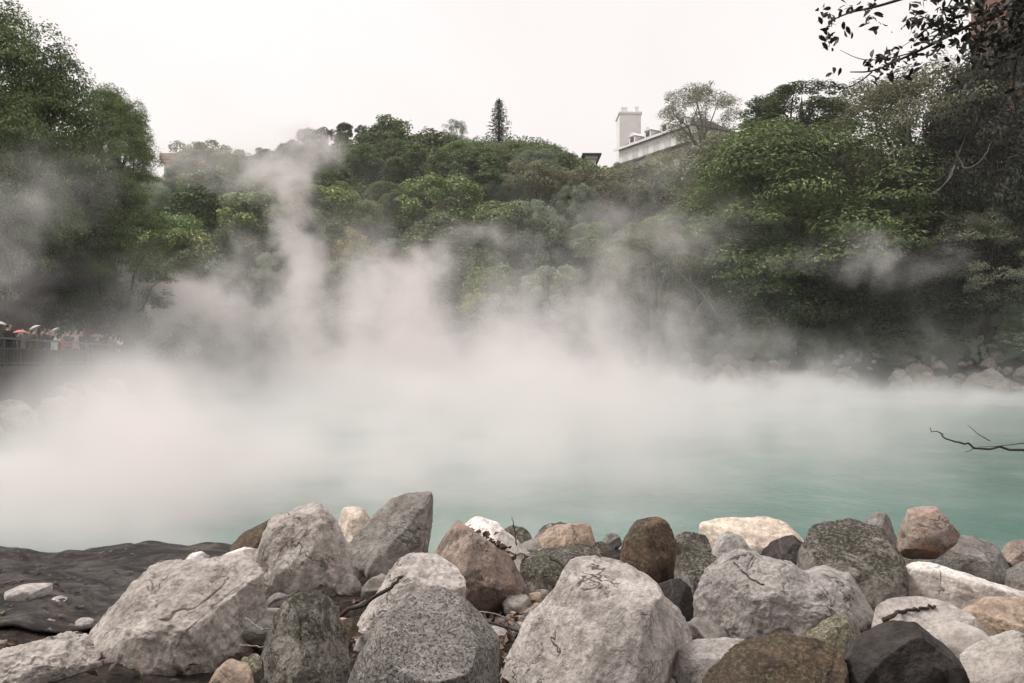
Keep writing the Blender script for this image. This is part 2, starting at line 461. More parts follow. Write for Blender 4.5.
def boulder(px_pts, d, mat, label, facets=6, thick=.8, seed=1, sub=None, planes=(), amp=1.0, e=.72, name='boulder', fo=(.60, .84), smooth=5, ridge=1.0):
    rg = np.random.default_rng(seed)
    pts = [((x - 512) / F * d, EYE + (HOR - y) / F * d) for x, y in px_pts]
    c, th, r = polar_outline(pts, smooth=smooth)
    rm = r.mean()
    if sub is None: sub = 7 if rm / d * F > 62 else 6 if rm / d * F > 20 else 5
    V, Fc = ICO[sub]
    T = np.arctan2(V[:, 2], V[:, 0])
    rho = np.hypot(V[:, 0], V[:, 2])
    Rt = np.interp(T, th, r, period=2 * np.pi)
    lat = rho ** e
    # the far side of a boulder is hidden under the next row: keep depth close to the width
    D = rm * thick
    y = D * np.sign(V[:, 1]) * np.abs(V[:, 1]) ** (e * 1.05)
    p = np.stack([np.cos(T) * Rt * lat, y, np.sin(T) * Rt * lat], -1)
    q0 = rg.uniform(-50, 50, 3)
    def push(p, amt):
        n_ = p / np.maximum(np.linalg.norm(p, axis=1), 1e-6)[:, None]
        return p + n_ * (amt * rm)[:, None]
    p = push(p, fbm(p / rm * 1.1 + q0, 3) * .10 * amp)
    # broken faces: the given ones, a few big random ones, then many small chips along the rims
    pl = [(n, o_, .96) for n, o_ in planes]
    for _ in range(facets + 4):
        n = rg.normal(size=3); n[1] = -abs(n[1]) - .30; n[2] += .25
        pl.append((tuple(n), rg.uniform(*fo), .97))
    for _ in range(int(26 * ridge)):
        n = rg.normal(size=3); n[1] = -abs(n[1]) - .1
        pl.append((tuple(n), rg.uniform(.86, .985), .9))
    wob = np.stack([fbm(p / rm * 2.3 + q0 + 5 * k_, 3) for k_ in range(3)], -1) * .030 * rm * amp
    for n, off, cut in pl:
        n = np.array(n, float); n /= np.linalg.norm(n)
        dd = (p + wob) @ n; lim = off * dd.max()
        k = .010 * rm; ex = dd - lim
        sm = np.where(ex > k, ex, np.where(ex > -k, (ex + k) ** 2 / (4 * k), 0))
        p = p - n * (np.maximum(sm, 0) * cut)[:, None]
    q = p / rm + q0
    disp = fbm(q * 3.0, 4, .52) * .034 + (ridged(q * 1.9 + .35 * fbm(q * 4, 2)[:, None], 4) - 1.0) * .032 * ridge
    crk = np.abs(pnoise(q * 1.4 + .30 * fbm(q * 3, 3)[:, None]))
    disp -= .035 * min(ridge, 1.2) * (1 - sstep(0, .022, crk)) * sstep(.0, .12, pnoise(q * .9 + 8))
    step = fbm(q * 1.6 + 30, 4, .6) * 5
    disp += .015 * ridge * (np.floor(step) + sstep(.35, .65, step - np.floor(step)) - step)
    disp += fbm(q * 14, 3, .6) * .0055
    p = push(p, disp * amp)
    # keep the traced width and height after the breaking
    ob0 = np.array([r * np.cos(th), r * np.sin(th)]); lo0 = ob0.min(1); hi0 = ob0.max(1)
    for ax, k_ in ((0, 0), (2, 1)):
        a_, b_ = p[:, ax].min(), p[:, ax].max(); p[:, ax] = lo0[k_] + (p[:, ax] - a_) * (hi0[k_] - lo0[k_]) / (b_ - a_)
    me = np_mesh(name, p, Fc)
    o = link(name, me, RM[mat], None, (c[0], d, c[1]))
    return tag(o, label, 'boulder')

B = boulder
B([(62, 690), (56, 760), (232, 760), (262, 665), (259, 604), (240, 571), (205, 563), (160, 572), (112, 580), (93, 592), (84, 622), (70, 655)], 2.95, 'pale',
  'large rough pale boulder, widest on the left, overlapping the dark net', facets=4, thick=.62, seed=3, planes=[((-.1, -.55, .8), .70), ((.1, -.9, -.42), .70), ((.8, -.6, .05), .74)], amp=1.1, ridge=1.0)
B([(236, 620), (246, 560), (270, 520), (292, 505), (315, 506), (335, 523), (350, 555), (358, 595), (345, 650), (290, 660), (250, 650)], 3.7, 'pale',
  'tall rounded pale boulder standing behind the peaked dark-flecked rock', facets=4, thick=.75, seed=11, planes=[((.15, -.75, -.6), .62)], amp=1.1)
B([(342, 640), (346, 555), (362, 521), (385, 500), (410, 494), (429, 496), (432, 520), (426, 560), (415, 600), (400, 640)], 4.1, 'grey',
  'upright grey boulder with a sharp straight right edge, tallest of the row', facets=3, thick=.7, seed=5, smooth=3, planes=[((.93, -.35, 0), .80), ((-.2, -.9, .3), .72)])
B([(215, 575), (222, 552), (235, 535), (262, 523), (280, 521), (290, 560), (260, 590)], 4.3, 'brown',
  'low reddish brown rock behind the shoulder of the tall pale boulder', seed=21)
B([(212, 562), (224, 553), (240, 548), (258, 552), (262, 580), (230, 585)], 3.95, 'white',
  'small flat white rock wedged between two pale boulders', seed=22, amp=.6)
B([(183, 560), (188, 554), (200, 552), (208, 557), (207, 572), (190, 574)], 4.1, 'white',
  'small rounded pale stone at the edge of the dark net', seed=23, amp=.6)
B([(166, 575), (175, 564), (190, 560), (208, 566), (212, 590), (176, 592)], 3.6, 'pale2',
  'small cream rock peeking over the back of the big pale boulder', seed=24, amp=.7)
B([(330, 560), (335, 515), (348, 509), (368, 514), (376, 545), (372, 600), (338, 600)], 4.55, 'cream',
  'cream coloured rock behind the upright grey boulder', seed=25, amp=.7)
B([(252, 690), (260, 640), (282, 606), (300, 595), (318, 599), (338, 624), (347, 660), (350, 760), (250, 760)], 2.55, 'mossy',
  'dark speckled boulder rising to a blunt peak at the bottom left', facets=5, thick=.75, seed=6, planes=[((-.75, -.55, .3), .68), ((.55, -.8, -.15), .62)], amp=1.2)
B([(342, 650), (360, 612), (388, 582), (408, 567), (432, 561), (455, 578), (466, 604), (460, 660), (400, 720), (345, 720)], 3.1, 'pale2',
  'pale humped boulder with a dark hollow, behind the speckled granite dome', facets=4, thick=.75, seed=8, planes=[((-.2, -.5, .85), .66), ((.3, -.95, -.1), .60)], amp=1.0, ridge=1.1)
B([(350, 690), (365, 655), (395, 614), (425, 594), (450, 599), (480, 621), (496, 660), (500, 780), (345, 780)], 2.42, 'granite',
  'smooth dome of speckled grey granite at the bottom centre left', facets=2, thick=.8, seed=9, amp=.75, ridge=.2, e=.85)
B([(424, 600), (426, 560), (430, 534), (450, 522), (475, 543), (505, 564), (530, 602), (528, 640), (480, 650), (440, 640)], 3.45, 'rust',
  'rust pink boulder with one big flat dark face turned to the front', facets=2, thick=.7, seed=10, planes=[((.42, -.72, -.55), .36), ((-.5, -.55, .55), .62)], amp=.9)
B([(443, 545), (447, 526), (470, 519), (498, 527), (520, 546), (534, 562), (535, 620), (500, 640), (455, 600)], 3.85, 'white',
  'smooth white boulder carrying a heap of dead leaves', facets=2, thick=.9, seed=12, amp=.7, ridge=.3, planes=[((.1, -.45, .88), .72)])
B([(525, 556), (532, 546), (550, 530), (575, 525), (598, 528), (597, 546), (588, 575), (545, 580)], 4.4, 'orange',
  'angular orange and brown rock on the back row near the centre', facets=5, seed=13, planes=[((-.7, -.6, .4), .55), ((.6, -.7, .3), .6)], smooth=3)
B([(515, 600), (524, 562), (540, 549), (570, 548), (602, 552), (620, 566), (625, 620), (570, 640), (525, 640)], 3.75, 'mossy',
  'blocky grey rock crusted with moss, right behind the central pale boulder', facets=5, thick=.8, seed=14, planes=[((0, -.3, .95), .72), ((-.2, -.97, .1), .7)])
B([(496, 700), (528, 650), (556, 618), (570, 590), (580, 573), (600, 570), (620, 573), (637, 592), (656, 615), (676, 650), (686, 700), (694, 800), (490, 800)], 2.6, 'pale2',
  'big angular pale boulder with a flat top in the centre foreground', facets=0, thick=.85, seed=15,
  planes=[((-.74, -.55, .40), .50), ((.02, -.90, .42), .56), ((.80, -.58, .18), .56), ((0, -.20, .98), .86), ((.1, -.98, -.25), .66)], amp=.55, smooth=3, ridge=.8, e=.82)
B([(619, 600), (621, 560), (624, 543), (637, 526), (655, 520), (673, 526), (679, 548), (676, 600), (650, 630), (625, 625)], 3.6, 'brown',
  'rounded dark brown boulder with a rusty front, on the back row', facets=3, thick=.85, seed=16, amp=1.0, planes=[((.5, -.8, -.2), .68)])
B([(664, 560), (672, 540), (690, 533), (708, 538), (714, 560), (705, 590), (675, 590)], 4.05, 'mossy',
  'small rock under dark moss beside the brown boulder', seed=17)
B([(676, 600), (684, 570), (700, 556), (722, 562), (726, 600), (715, 640), (685, 630)], 3.4, 'mossy',
  'mossy grey rock tucked against the left side of the double-humped boulder', seed=18)
B([(699, 640), (705, 600), (720, 571), (745, 553), (770, 555), (800, 569), (820, 579), (842, 571), (864, 579), (884, 600), (888, 628), (880, 680), (820, 700), (760, 700), (710, 680)], 3.0, 'violet',
  'wide lilac grey boulder with two humps', facets=3, thick=.62, seed=19, planes=[((-.2, -.6, .77), .74), ((.1, -.9, -.42), .66), ((-.85, -.5, .1), .76)], amp=.9)
B([(702, 540), (706, 527), (730, 521), (775, 520), (795, 528), (808, 542), (800, 590), (740, 595), (708, 575)], 4.6, 'cream',
  'flat cream white rock at the water side of the back row', facets=2, seed=20, amp=.6, planes=[((0, -.3, .95), .70)])
B([(708, 570), (714, 548), (728, 532), (746, 540), (758, 562), (752, 600), (715, 600)], 3.9, 'violet',
  'small pointed grey rock in front of the flat cream white one', seed=26, amp=.8)
B([(762, 560), (775, 544), (795, 537), (812, 545), (816, 580), (790, 605), (765, 595)], 3.85, 'dark',
  'low blackish rock between the cream white rock and the mossy boulder', seed=27)
B([(803, 590), (808, 555), (820, 535), (845, 525), (875, 527), (900, 549), (914, 580), (912, 640), (880, 670), (825, 650)], 3.5, 'mossy',
  'large round boulder with a thick cap of dark moss', facets=2, thick=.85, seed=28, amp=.9)
B([(858, 540), (864, 523), (880, 512), (893, 518), (903, 535), (906, 565), (865, 570)], 4.05, 'grey',
  'small dark grey pyramid of stone behind the moss-capped boulder', facets=5, seed=29, smooth=2, planes=[((.7, -.6, .2), .5)])
B([(899, 552), (901, 535), (911, 512), (930, 508), (952, 514), (958, 526), (950, 545), (932, 558), (912, 562)], 3.7, 'rust',
  'egg shaped pinkish brown stone perched on top of the grey block', facets=1, thick=.8, seed=30, amp=.6, ridge=.3, e=.85)
B([(900, 590), (908, 558), (925, 545), (945, 540), (985, 538), (1010, 545), (1018, 575), (1012, 620), (950, 630), (905, 620)], 3.85, 'grey',
  'broad grey block under the perched pinkish stone', facets=3, thick=.8, seed=31, planes=[((0, -.3, .95), .74)])
B([(905, 600), (911, 579), (925, 566), (950, 574), (990, 590), (1050, 604), (1060, 650), (980, 660), (930, 640)], 3.3, 'white',
  'angular white rock with dark spots on the far right', facets=3, thick=.75, seed=32, amp=.7, planes=[((.3, -.85, -.3), .55), ((-.2, -.5, .85), .7)])
B([(874, 650), (882, 618), (897, 607), (930, 604), (960, 614), (985, 634), (1015, 664), (1020, 740), (930, 780), (880, 740)], 2.82, 'slab',
  'smooth ash pale slab leaning behind the black rounded boulder', facets=1, thick=.6, seed=33, amp=.55, ridge=.3, planes=[((-.05, -.62, .78), .55)])
B([(966, 640), (975, 616), (1000, 603), (1030, 600), (1060, 610), (1060, 660), (1000, 665)], 3.0, 'orange',
  'pale orange wedge of rock at the right edge', facets=4, seed=34, amp=.8, planes=[((-.1, -.5, .85), .6)])
B([(965, 700), (972, 664), (995, 643), (1030, 638), (1070, 650), (1070, 760), (970, 760)], 2.5, 'pale',
  'pale boulder with yellowish lichen in the bottom right corner', facets=3, seed=35, amp=1.0)
B([(843, 690), (849, 662), (870, 640), (900, 625), (930, 627), (950, 645), (960, 676), (965, 780), (845, 780)], 2.38, 'dark',
  'blackish brown rounded boulder at the bottom right', facets=2, thick=.8, seed=36, amp=.8, ridge=.4, e=.82)
B([(690, 720), (708, 686), (730, 662), (760, 647), (800, 644), (840, 654), (867, 680), (880, 790), (690, 790)], 2.32, 'brown',
  'low rusty brown boulder cut by the bottom edge right of centre', facets=3, thick=.75, seed=37, amp=1.1)
B([(800, 660), (812, 638), (832, 625), (848, 620), (866, 630), (880, 655), (870, 700), (810, 700)], 2.75, 'lichen',
  'small rock speckled with yellow green lichen under the right hump', facets=4, seed=38)
B([(676, 680), (682, 654), (700, 645), (735, 644), (756, 648), (752, 690), (720, 720), (685, 715)], 2.6, 'violet',
  'flat topped grey rock between the central boulder and the rusty brown one', facets=4, seed=39, amp=.7, planes=[((0, -.35, .94), .66)])
B([(-60, 695), (-30, 672), (0, 664), (40, 656), (60, 645), (86, 641), (96, 684), (80, 755), (-50, 755)], 2.72, 'pale',
  'pale layered rock in the bottom left corner', facets=3, thick=.7, seed=40, amp=1.2, ridge=1.2, planes=[((0, -.5, .87), .72)])
flat_stone = B([(-4, 633), (2, 618), (25, 602), (52, 601), (44, 626), (22, 638)], 3.42, 'slab',
  'small flat square stone lying on the dark net', facets=1, thick=.5, seed=41, amp=.3, smooth=2, planes=[((0, -.25, .97), .5)])
B([(204, 700), (215, 672), (228, 662), (246, 665), (253, 690), (245, 730), (208, 730)], 2.32, 'orange',
  'small orange topped stone at the bottom left between two boulders', facets=4, seed=42, amp=.7)
B([(232, 690), (240, 665), (252, 657), (262, 668), (264, 710), (240, 720)], 2.45, 'lichen',
  'little speckled rock behind the orange topped stone', facets=4, seed=43)
B([(640, 630), (648, 604), (664, 597), (683, 612), (693, 640), (686, 690), (650, 690)], 2.9, 'pale2',
  'pale pitted rock leaning on the right flank of the central boulder', facets=3, seed=44, amp=.8)
B([(1004, 560), (1010, 545), (1025, 540), (1050, 545), (1050, 575), (1010, 575)], 3.9, 'rust',
  'small rusty rock at the right edge above a grey one', facets=4, seed=45)
B([(1008, 600), (1012, 574), (1030, 562), (1060, 566), (1060, 620), (1015, 620)], 3.6, 'grey',
  'grey rock at the right edge below a rusty one', facets=3, seed=46)
B([(488, 560), (496, 533), (512, 526), (530, 531), (540, 550), (530, 580), (500, 580)], 4.6, 'mossy',
  'dark mossy rock behind the leaf strewn white boulder', facets=4, seed=47)
B([(530, 545), (542, 529), (560, 524), (578, 530), (580, 560), (540, 565)], 4.85, 'mossy',
  'low mossy rock at the water side behind the orange rock', facets=4, seed=48)
B([(584, 570), (590, 549), (606, 543), (622, 549), (630, 570), (620, 600), (590, 600)], 4.3, 'mossy',
  'small mottled rock left of the brown rounded boulder', facets=4, seed=49)
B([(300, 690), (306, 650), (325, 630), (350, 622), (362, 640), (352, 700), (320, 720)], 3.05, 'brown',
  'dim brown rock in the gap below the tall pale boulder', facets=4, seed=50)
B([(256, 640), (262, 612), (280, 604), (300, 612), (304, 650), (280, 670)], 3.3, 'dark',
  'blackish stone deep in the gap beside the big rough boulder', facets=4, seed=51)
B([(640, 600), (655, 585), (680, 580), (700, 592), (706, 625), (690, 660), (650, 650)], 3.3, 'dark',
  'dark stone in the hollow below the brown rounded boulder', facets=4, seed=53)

# pebbles in the gaps
pp = []
for k in range(4):
    V, Fc = ICO[4]; rg = np.random.default_rng(200 + k)
    q = V * rg.uniform(.7, 1.1, 3) * (1, 1, .7)
    for _ in range(9):
        n_ = rg.normal(size=3); n_ /= np.linalg.norm(n_); dd = q @ n_
        q = q - n_ * np.maximum(dd - rg.uniform(.6, .9) * dd.max(), 0)[:, None]
    q = q + V * (fbm(V * 1.4 + k * 7, 4) * .14)[:, None]
    pp.append(np_mesh('pebble', q * .03, Fc))
gaps = [(700, 620, 3.2, 34, 40, 44), (512, 640, 3.0, 30, 30, 26), (690, 660, 2.75, 20, 16, 14), (300, 640, 3.0, 34, 24, 18), (40, 640, 3.3, 70, 20, 16), (905, 600, 3.2, 20, 16, 14), (580, 590, 3.5, 60, 16, 16)]
kinds = ['pale', 'rust', 'grey', 'orange']
pb = ['small pale pebble in a dark gap between the boulders', 'small rusty pink pebble in a dark gap between the boulders',
      'small grey pebble in a dark gap between the boulders', 'small orange pebble in a dark gap between the boulders']
pm = {}
rg = np.random.default_rng(12)
i = 0
for (px, py, d, wx, wy, n) in gaps:
    for k in range(n):
        dd = d + rg.uniform(-.35, .35)
        p = P(px + rg.uniform(-wx, wx), py, dd)
        z = float(height(np.array([p.x]), np.array([p.y]))[0])
        kk = i % 4
        if kk not in pm:
            m_ = pp[kk]; m_.materials.append(RM[kinds[kk]]); pm[kk] = 1
        o = link('pebble', pp[kk], None, None, (p.x, p.y, z + .015)); s = .5 + 1.9 * rg.random() ** 2; o.scale = (s, s, s * .9)
        o.rotation_euler = (rg.uniform(-.5, .5), rg.uniform(-.5, .5), rg.uniform(0, 6))
        tag(o, pb[kk], 'pebble', kinds[kk] + ' pebbles in the gaps'); i += 1

sl = ['pale fist-sized angular stone filling a gap between the boulders', 'rusty pink fist-sized stone filling a gap between the boulders',
      'grey fist-sized angular stone filling a gap between the boulders', 'orange fist-sized stone filling a gap between the boulders']
rg = np.random.default_rng(66); nst = 0
for k in range(150):
    y = rg.uniform(2.65, 4.5); px = rg.uniform(250, 1030)
    x = (px - 512) / F * y; z = float(height(np.array([x]), np.array([y]))[0]); s = rg.uniform(2.0, 4.2)
    kk = (2, 2, 0, 2, 1, 2, 0, 2, 2, 3, 2)[k % 11]
    o = link('stone', pp[kk], None, None, (x, y, z + .012 * s)); o.scale = (s, s * rg.uniform(.7, 1), s * rg.uniform(.7, 1.1)); o.rotation_euler = (rg.uniform(-.6, .6), rg.uniform(-.6, .6), rg.uniform(0, 6))
    # keep it only where the photo could show it: a stone buried in a boulder is left out
    dg = bpy.context.evaluated_depsgraph_get(); e_ = Vector((0, 0, EYE)); t_ = Vector((x, y, z + .02 * s)); v_ = t_ - e_
    hit, loc, nrm, idx, ob, mtx = sc.ray_cast(dg, e_, v_.normalized())
    if not hit or ob.name != o.name: bpy.data.objects.remove(o); continue
    tag(o, sl[kk], 'stone', kinds[kk] + ' stones filling the gaps'); nst += 1

# the bank of boulders goes on past both edges of the frame
src = [o for o in C.objects if o.name.startswith('boulder')]
big = [o for o in src if o['label'].startswith(('wide lilac', 'tall rounded', 'large round', 'broad grey', 'angular white'))]
nm_ = {'wide lilac': 'lilac grey', 'tall round': 'pale', 'large roun': 'moss-capped', 'broad grey': 'grey', 'angular wh': 'white'}
rg = np.random.default_rng(91)
for k, (x, y) in enumerate([(2.75, 3.1), (3.5, 3.5), (3.2, 4.3), (4.3, 3.2), (4.1, 4.2), (5.0, 3.8), (5.6, 4.6), (4.9, 4.9), (3.9, 5.2), (6.4, 4.0)]):
    s0 = big[k % len(big)]; o = s0.copy(); C.objects.link(o)
    z = float(height(np.array([x]), np.array([y]))[0]); o.location = (x, y, z + .16); o.rotation_euler = (0, 0, rg.uniform(-.5, .5) + (3.14 if k % 2 else 0))
    kn = nm_[s0['label'][:10]]
    tag(o, kn + ' boulder where the bank goes on beyond the right edge', 'boulder', kn + ' boulders beyond the right edge')

# ------------------------------------------------------------------ dark net draped on the bank, leaf litter, twigs
def net_mat():
    s = NT('dark_geotextile'); v = s.coord(rand=False)
    mp = s.n('ShaderNodeMapping'); mp.inputs['Scale'].default_value = (1.0, 2.6, 3.0); mp.inputs['Rotation'].default_value = (0, 0, .25); s.l(v, mp.inputs[0])
    c = s.mix(s.ramp(s.noise(mp.outputs[0], 2.6, 12, .74, .8), .40, .66), (.028, .025, .024), (.115, .102, .095))
    c = s.mix(s.ramp(s.noise(v, 26, 4, .6), .6, .72), c, (.16, .145, .135))
    wv = s.n('ShaderNodeTexWave'); wv.inputs['Scale'].default_value = 55; wv.inputs['Distortion'].default_value = 1.5; s.l(v, wv.inputs['Vector'])
    nb = s.bump(wv.outputs['Fac'], .25, .004)
    nb = s.bump(s.noise(v, 60, 6, .75), .6, .01, s.bump(s.noise(mp.outputs[0], 7, 8, .65), .22, .04, nb))
    return s.done(c, .85, nb, .2)

def net_z(X, Y):
    pxn = 512 + F * X / Y
    top = np.interp(pxn, [-200, 0, 26, 45, 60, 92, 130, 175, 205, 214, 240, 300], [557, 557, 556, 562, 566, 552, 543, 552, 553, 544, 556, 560])
    ridge_z = EYE + (HOR - top) / F * 5.2 - .13
    n = fbm(np.stack([X * .9, Y * 1.6, 0 * X], -1).reshape(-1, 3), 4).reshape(X.shape)
    g = np.interp(Y, [2.2, 3.2, 5.2, 6.2, 7.3], [1.10, 1.07, 1, .55, -.05])
    k = sstep(3.0, 5.2, Y) * (1 - sstep(5.2, 7.2, Y))
    z = g * (1 - k) + ridge_z * k
    fold = .014 * np.sin(Y * 4.2 + X * 1.1 + 3.5 * n) * (1 - k * .6) + .026 * ridged(np.stack([X * 2.2 + Y, Y * 3.4, 0 * X], -1).reshape(-1, 3), 4).reshape(X.shape) - .02
    return np.maximum(z + fold + n * .05, np.where(Y < 6.2, height(X, Y) + .03 + fold * .6, -9))
X, Y = np.meshgrid(np.linspace(-4.6, -1.15, 150), np.linspace(3.15, 7.3, 150))
X = X + .12 * (Y - 2.4) * 0 + .05 * np.sin(Y * 5)
X = np.where(X > -1.6, X - np.clip(5.2 - Y, 0, 3) * 0.0, X)
Z = net_z(X, Y)
i = np.arange(X.size).reshape(X.shape)
me = np_mesh('net_sheet', np.stack([X, Y, Z], -1).reshape(-1, 3), np.stack([i[:-1, :-1], i[:-1, 1:], i[1:, 1:], i[1:, :-1]], -1).reshape(-1, 4))
net = tag(link('net_sheet', me, net_mat()), 'dark wrinkled geotextile net draped over the bank at the far left', 'net')
flat_stone.location.z = float(net_z(np.array([[flat_stone.location.x]]), np.array([[flat_stone.location.y]]))[0, 0]) + .012
flat_stone.scale = (.9, .9, .6)
sm_ = net.modifiers.new('thickness', 'SOLIDIFY'); sm_.thickness = .012

def leaf_quads(p, nrm, size, rg, aspect=.5):
    n = len(p)
    r = rg.normal(size=(n, 3)); t = np.cross(nrm, r); t /= np.linalg.norm(t, axis=1)[:, None] + 1e-9
    b = np.cross(nrm, t)
    L = (size * rg.uniform(.65, 1.25, n))[:, None]; W = L * aspect
    bend = nrm * L * .16
    v = np.stack([p - t * L * .5, p + b * W * .5 + bend, p + t * L * .5, p - b * W * .5 + bend], 1).reshape(-1, 3)
    return v, np.arange(4 * n).reshape(-1, 4)

def leaf_patch(name, cx, cy, rx, ry, n, size, label, zfn=None, seed=1, heap=.05):
    rg = np.random.default_rng(seed)
    x = cx + rg.normal(size=n) * rx; y = cy + np.clip(rg.normal(size=n), -2, 2) * ry
    z = (height(x, y) if zfn is None else zfn(x, y)) + rg.uniform(.004, heap, n)
    nr = rg.normal(size=(n, 3)) * (.7 if zfn is None else .25) + (0, -.25 if zfn is None else 0, 1.0); nr /= np.linalg.norm(nr, axis=1)[:, None]
    v, f = leaf_quads(np.stack([x, y, z], -1), nr, size, rg, .6)
    return tag(link(name, np_mesh(name, v, f, False), LM['dead']), label, 'leaf litter', None, 'stuff')

leaf_patch('leaf_litter', 0.05, 2.95, .28, .25, 420, .045, 'brown dead leaves in the hollow left of the central boulder', seed=2)
leaf_patch('leaf_litter', -2.4, 3.6, .6, .30, 170, .032, 'scattered dead leaves and bits lying on the dark net', zfn=lambda x, y: net_z(x, y) + .002, seed=9, heap=.008)
leaf_patch('leaf_litter', .72, 3.15, .22, .25, 300, .040, 'brown dead leaves in the gap right of the central boulder', seed=3)
leaf_patch('leaf_litter', -.85, 2.95, .35, .3, 320, .045, 'brown dead leaves in the gap beside the peaked dark boulder', seed=4)
leaf_patch('leaf_litter', 1.6, 3.0, .6, .4, 300, .04, 'brown dead leaves between the boulders on the right', seed=5)


def drop_on(names_kind, x, y, zdefault):
    """height of the boulder tops at (x, y), found by looking straight down"""
    dg = bpy.context.evaluated_depsgraph_get()
    hit, loc, nrm, idx, ob, mtx = sc.ray_cast(dg, Vector((x, y, 4)), Vector((0, 0, -1)))
    return loc.z if hit else zdefault
bpy.context.view_layer.update()
# heap of leaves on the white boulder: they lie on its top
rg = np.random.default_rng(31)
pts = []
for k in range(330):
    px = 494 + rg.normal() * 12
    d = 3.62 + rg.normal() * .045
    x = (px - 512) / F * d
    pts.append((x, d, drop_on(None, x, d, 1.25) + rg.uniform(.004, .035)))
pts = np.array(pts)
nr = rg.normal(size=(len(pts), 3)) * .6 + (0, -.4, 1); nr /= np.linalg.norm(nr, axis=1)[:, None]
v, f = leaf_quads(pts, nr, .034, rg, .65)
tag(link('leaf_litter', np_mesh('leaf_litter', v, f, False), leaf_mat('wet_dead_leaves', (.05, .026, .02), (.085, .045, .035), (.13, .075, .06), trans=.1, clump=9, gain=1)),
    'reddish dead leaves heaped on the smooth white boulder', 'leaf litter', None, 'stuff')


def on_rock(px, py, r):
    dg = bpy.context.evaluated_depsgraph_get(); o_ = Vector((0, 0, EYE)); dv_ = (P(px, py, 3) - o_).normalized()
    hit, loc, nrm, idx, ob, mtx = sc.ray_cast(dg, o_, dv_)
    return loc - dv_ * r * .5 + Vector((0, 0, r * .5)) if hit else P(px, py, 3)


def twig(name, pix, r0, r1, mat, label, cat='twig', side=()):
    pts = [P(*q) if q[2] else on_rock(q[0], q[1], r0) for q in pix]
    # smooth
    for _ in range(2):
        q = [pts[0]]
        for a, b in zip(pts, pts[1:]): q += [a.lerp(b, .25), a.lerp(b, .75)]
        pts = q + [pts[-1]]
    n = len(pts); jr = random.Random(len(label))
    pts = [p_ + Vector((jr.gauss(0, 1), jr.gauss(0, 1), jr.gauss(0, 1))) * r0 * .55 if 0 < k_ < n - 1 else p_ for k_, p_ in enumerate(pts)]
    m = MB().tube(pts, [r0 + (r1 - r0) * k / (n - 1) for k in range(n)], 6)
    for sd in side:
        sp = [P(*q) for q in sd]
        m.tube(sp, [r1 * 1.3 + (r1 * .6 - r1 * 1.3) * k / (len(sp) - 1) for k in range(len(sp))], 5)
    return tag(m.build(name, mat, smooth=True), label, cat)

twig('dead_branch', [(300, 640, 2.92), (330, 618, 2.95), (360, 606, 2.92), (392, 589, 2.95), (400, 578, 3.0)], .010, .006, TWIG, 'bent dark stick lying against the pale humped boulder', 'stick')
twig('dead_branch', [(296, 650, 2.98), (325, 626, 3.0), (345, 612, 3.0), (366, 600, 2.98)], .006, .004, STRAW, 'thin straw coloured stick behind the bent dark one', 'stick')
twig('dead_branch', [(486, 550, 0), (500, 552, 0), (515, 554, 0), (528, 556, 0)], .006, .004, STRAW, 'short straight stick on the leaf heap of the white boulder', 'stick')
twig('dead_branch', [(474, 620, 3.0), (500, 624, 2.95), (520, 632, 2.9), (540, 640, 2.9)], .006, .003, TWIG, 'dark forked stick in the leafy hollow left of the central boulder', 'stick', side=[[(505, 626, 2.94), (515, 640, 2.9), (512, 655, 2.85)]])
twig('dry_tendril', [(470, 612, 2.85), (490, 612, 2.8), (510, 620, 2.8), (528, 630, 2.82), (535, 640, 2.85)], .0035, .002, STRAW, 'pale arched stem crossing the leafy hollow left of the central boulder', 'stem')
twig('dry_tendril', [(246, 618, 2.85), (252, 624, 2.8), (262, 629, 2.75), (272, 630, 2.72)], .004, .002, STRAW, 'pale curved stem left of the peaked dark boulder', 'stem')
twig('dry_tendril', [(240, 645, 2.8), (252, 647, 2.75), (266, 646, 2.7)], .0035, .002, STRAW, 'short pale stem low beside the peaked dark boulder', 'stem')
twig('dry_stalk', [(517, 545, 3.75), (515, 532, 3.75), (512, 517, 3.76)], .0035, .0015, TWIG, 'thin upright stalk standing beside the leaf strewn boulder', 'stalk', side=[[(515, 535, 3.75), (522, 526, 3.75)]])
twig('dead_branch', [(885, 622, 0), (897, 615, 0), (910, 611, 0), (922, 608, 0), (934, 607, 0)], .008, .005, TWIG, 'dark curved stick lying on the ash pale slab', 'stick')
twig('dry_tendril', [(734, 563, 0), (742, 572, 0), (752, 580, 0), (764, 585, 0)], .003, .002, TWIG, 'thin dark stem lying on the left hump of the lilac grey boulder', 'stem')
twig('dead_branch', [(550, 556, 3.5), (590, 590, 3.35), (620, 606, 3.2)], .006, .004, TWIG, 'thin stick between the blocky mossy rock and the central boulder', 'stick')

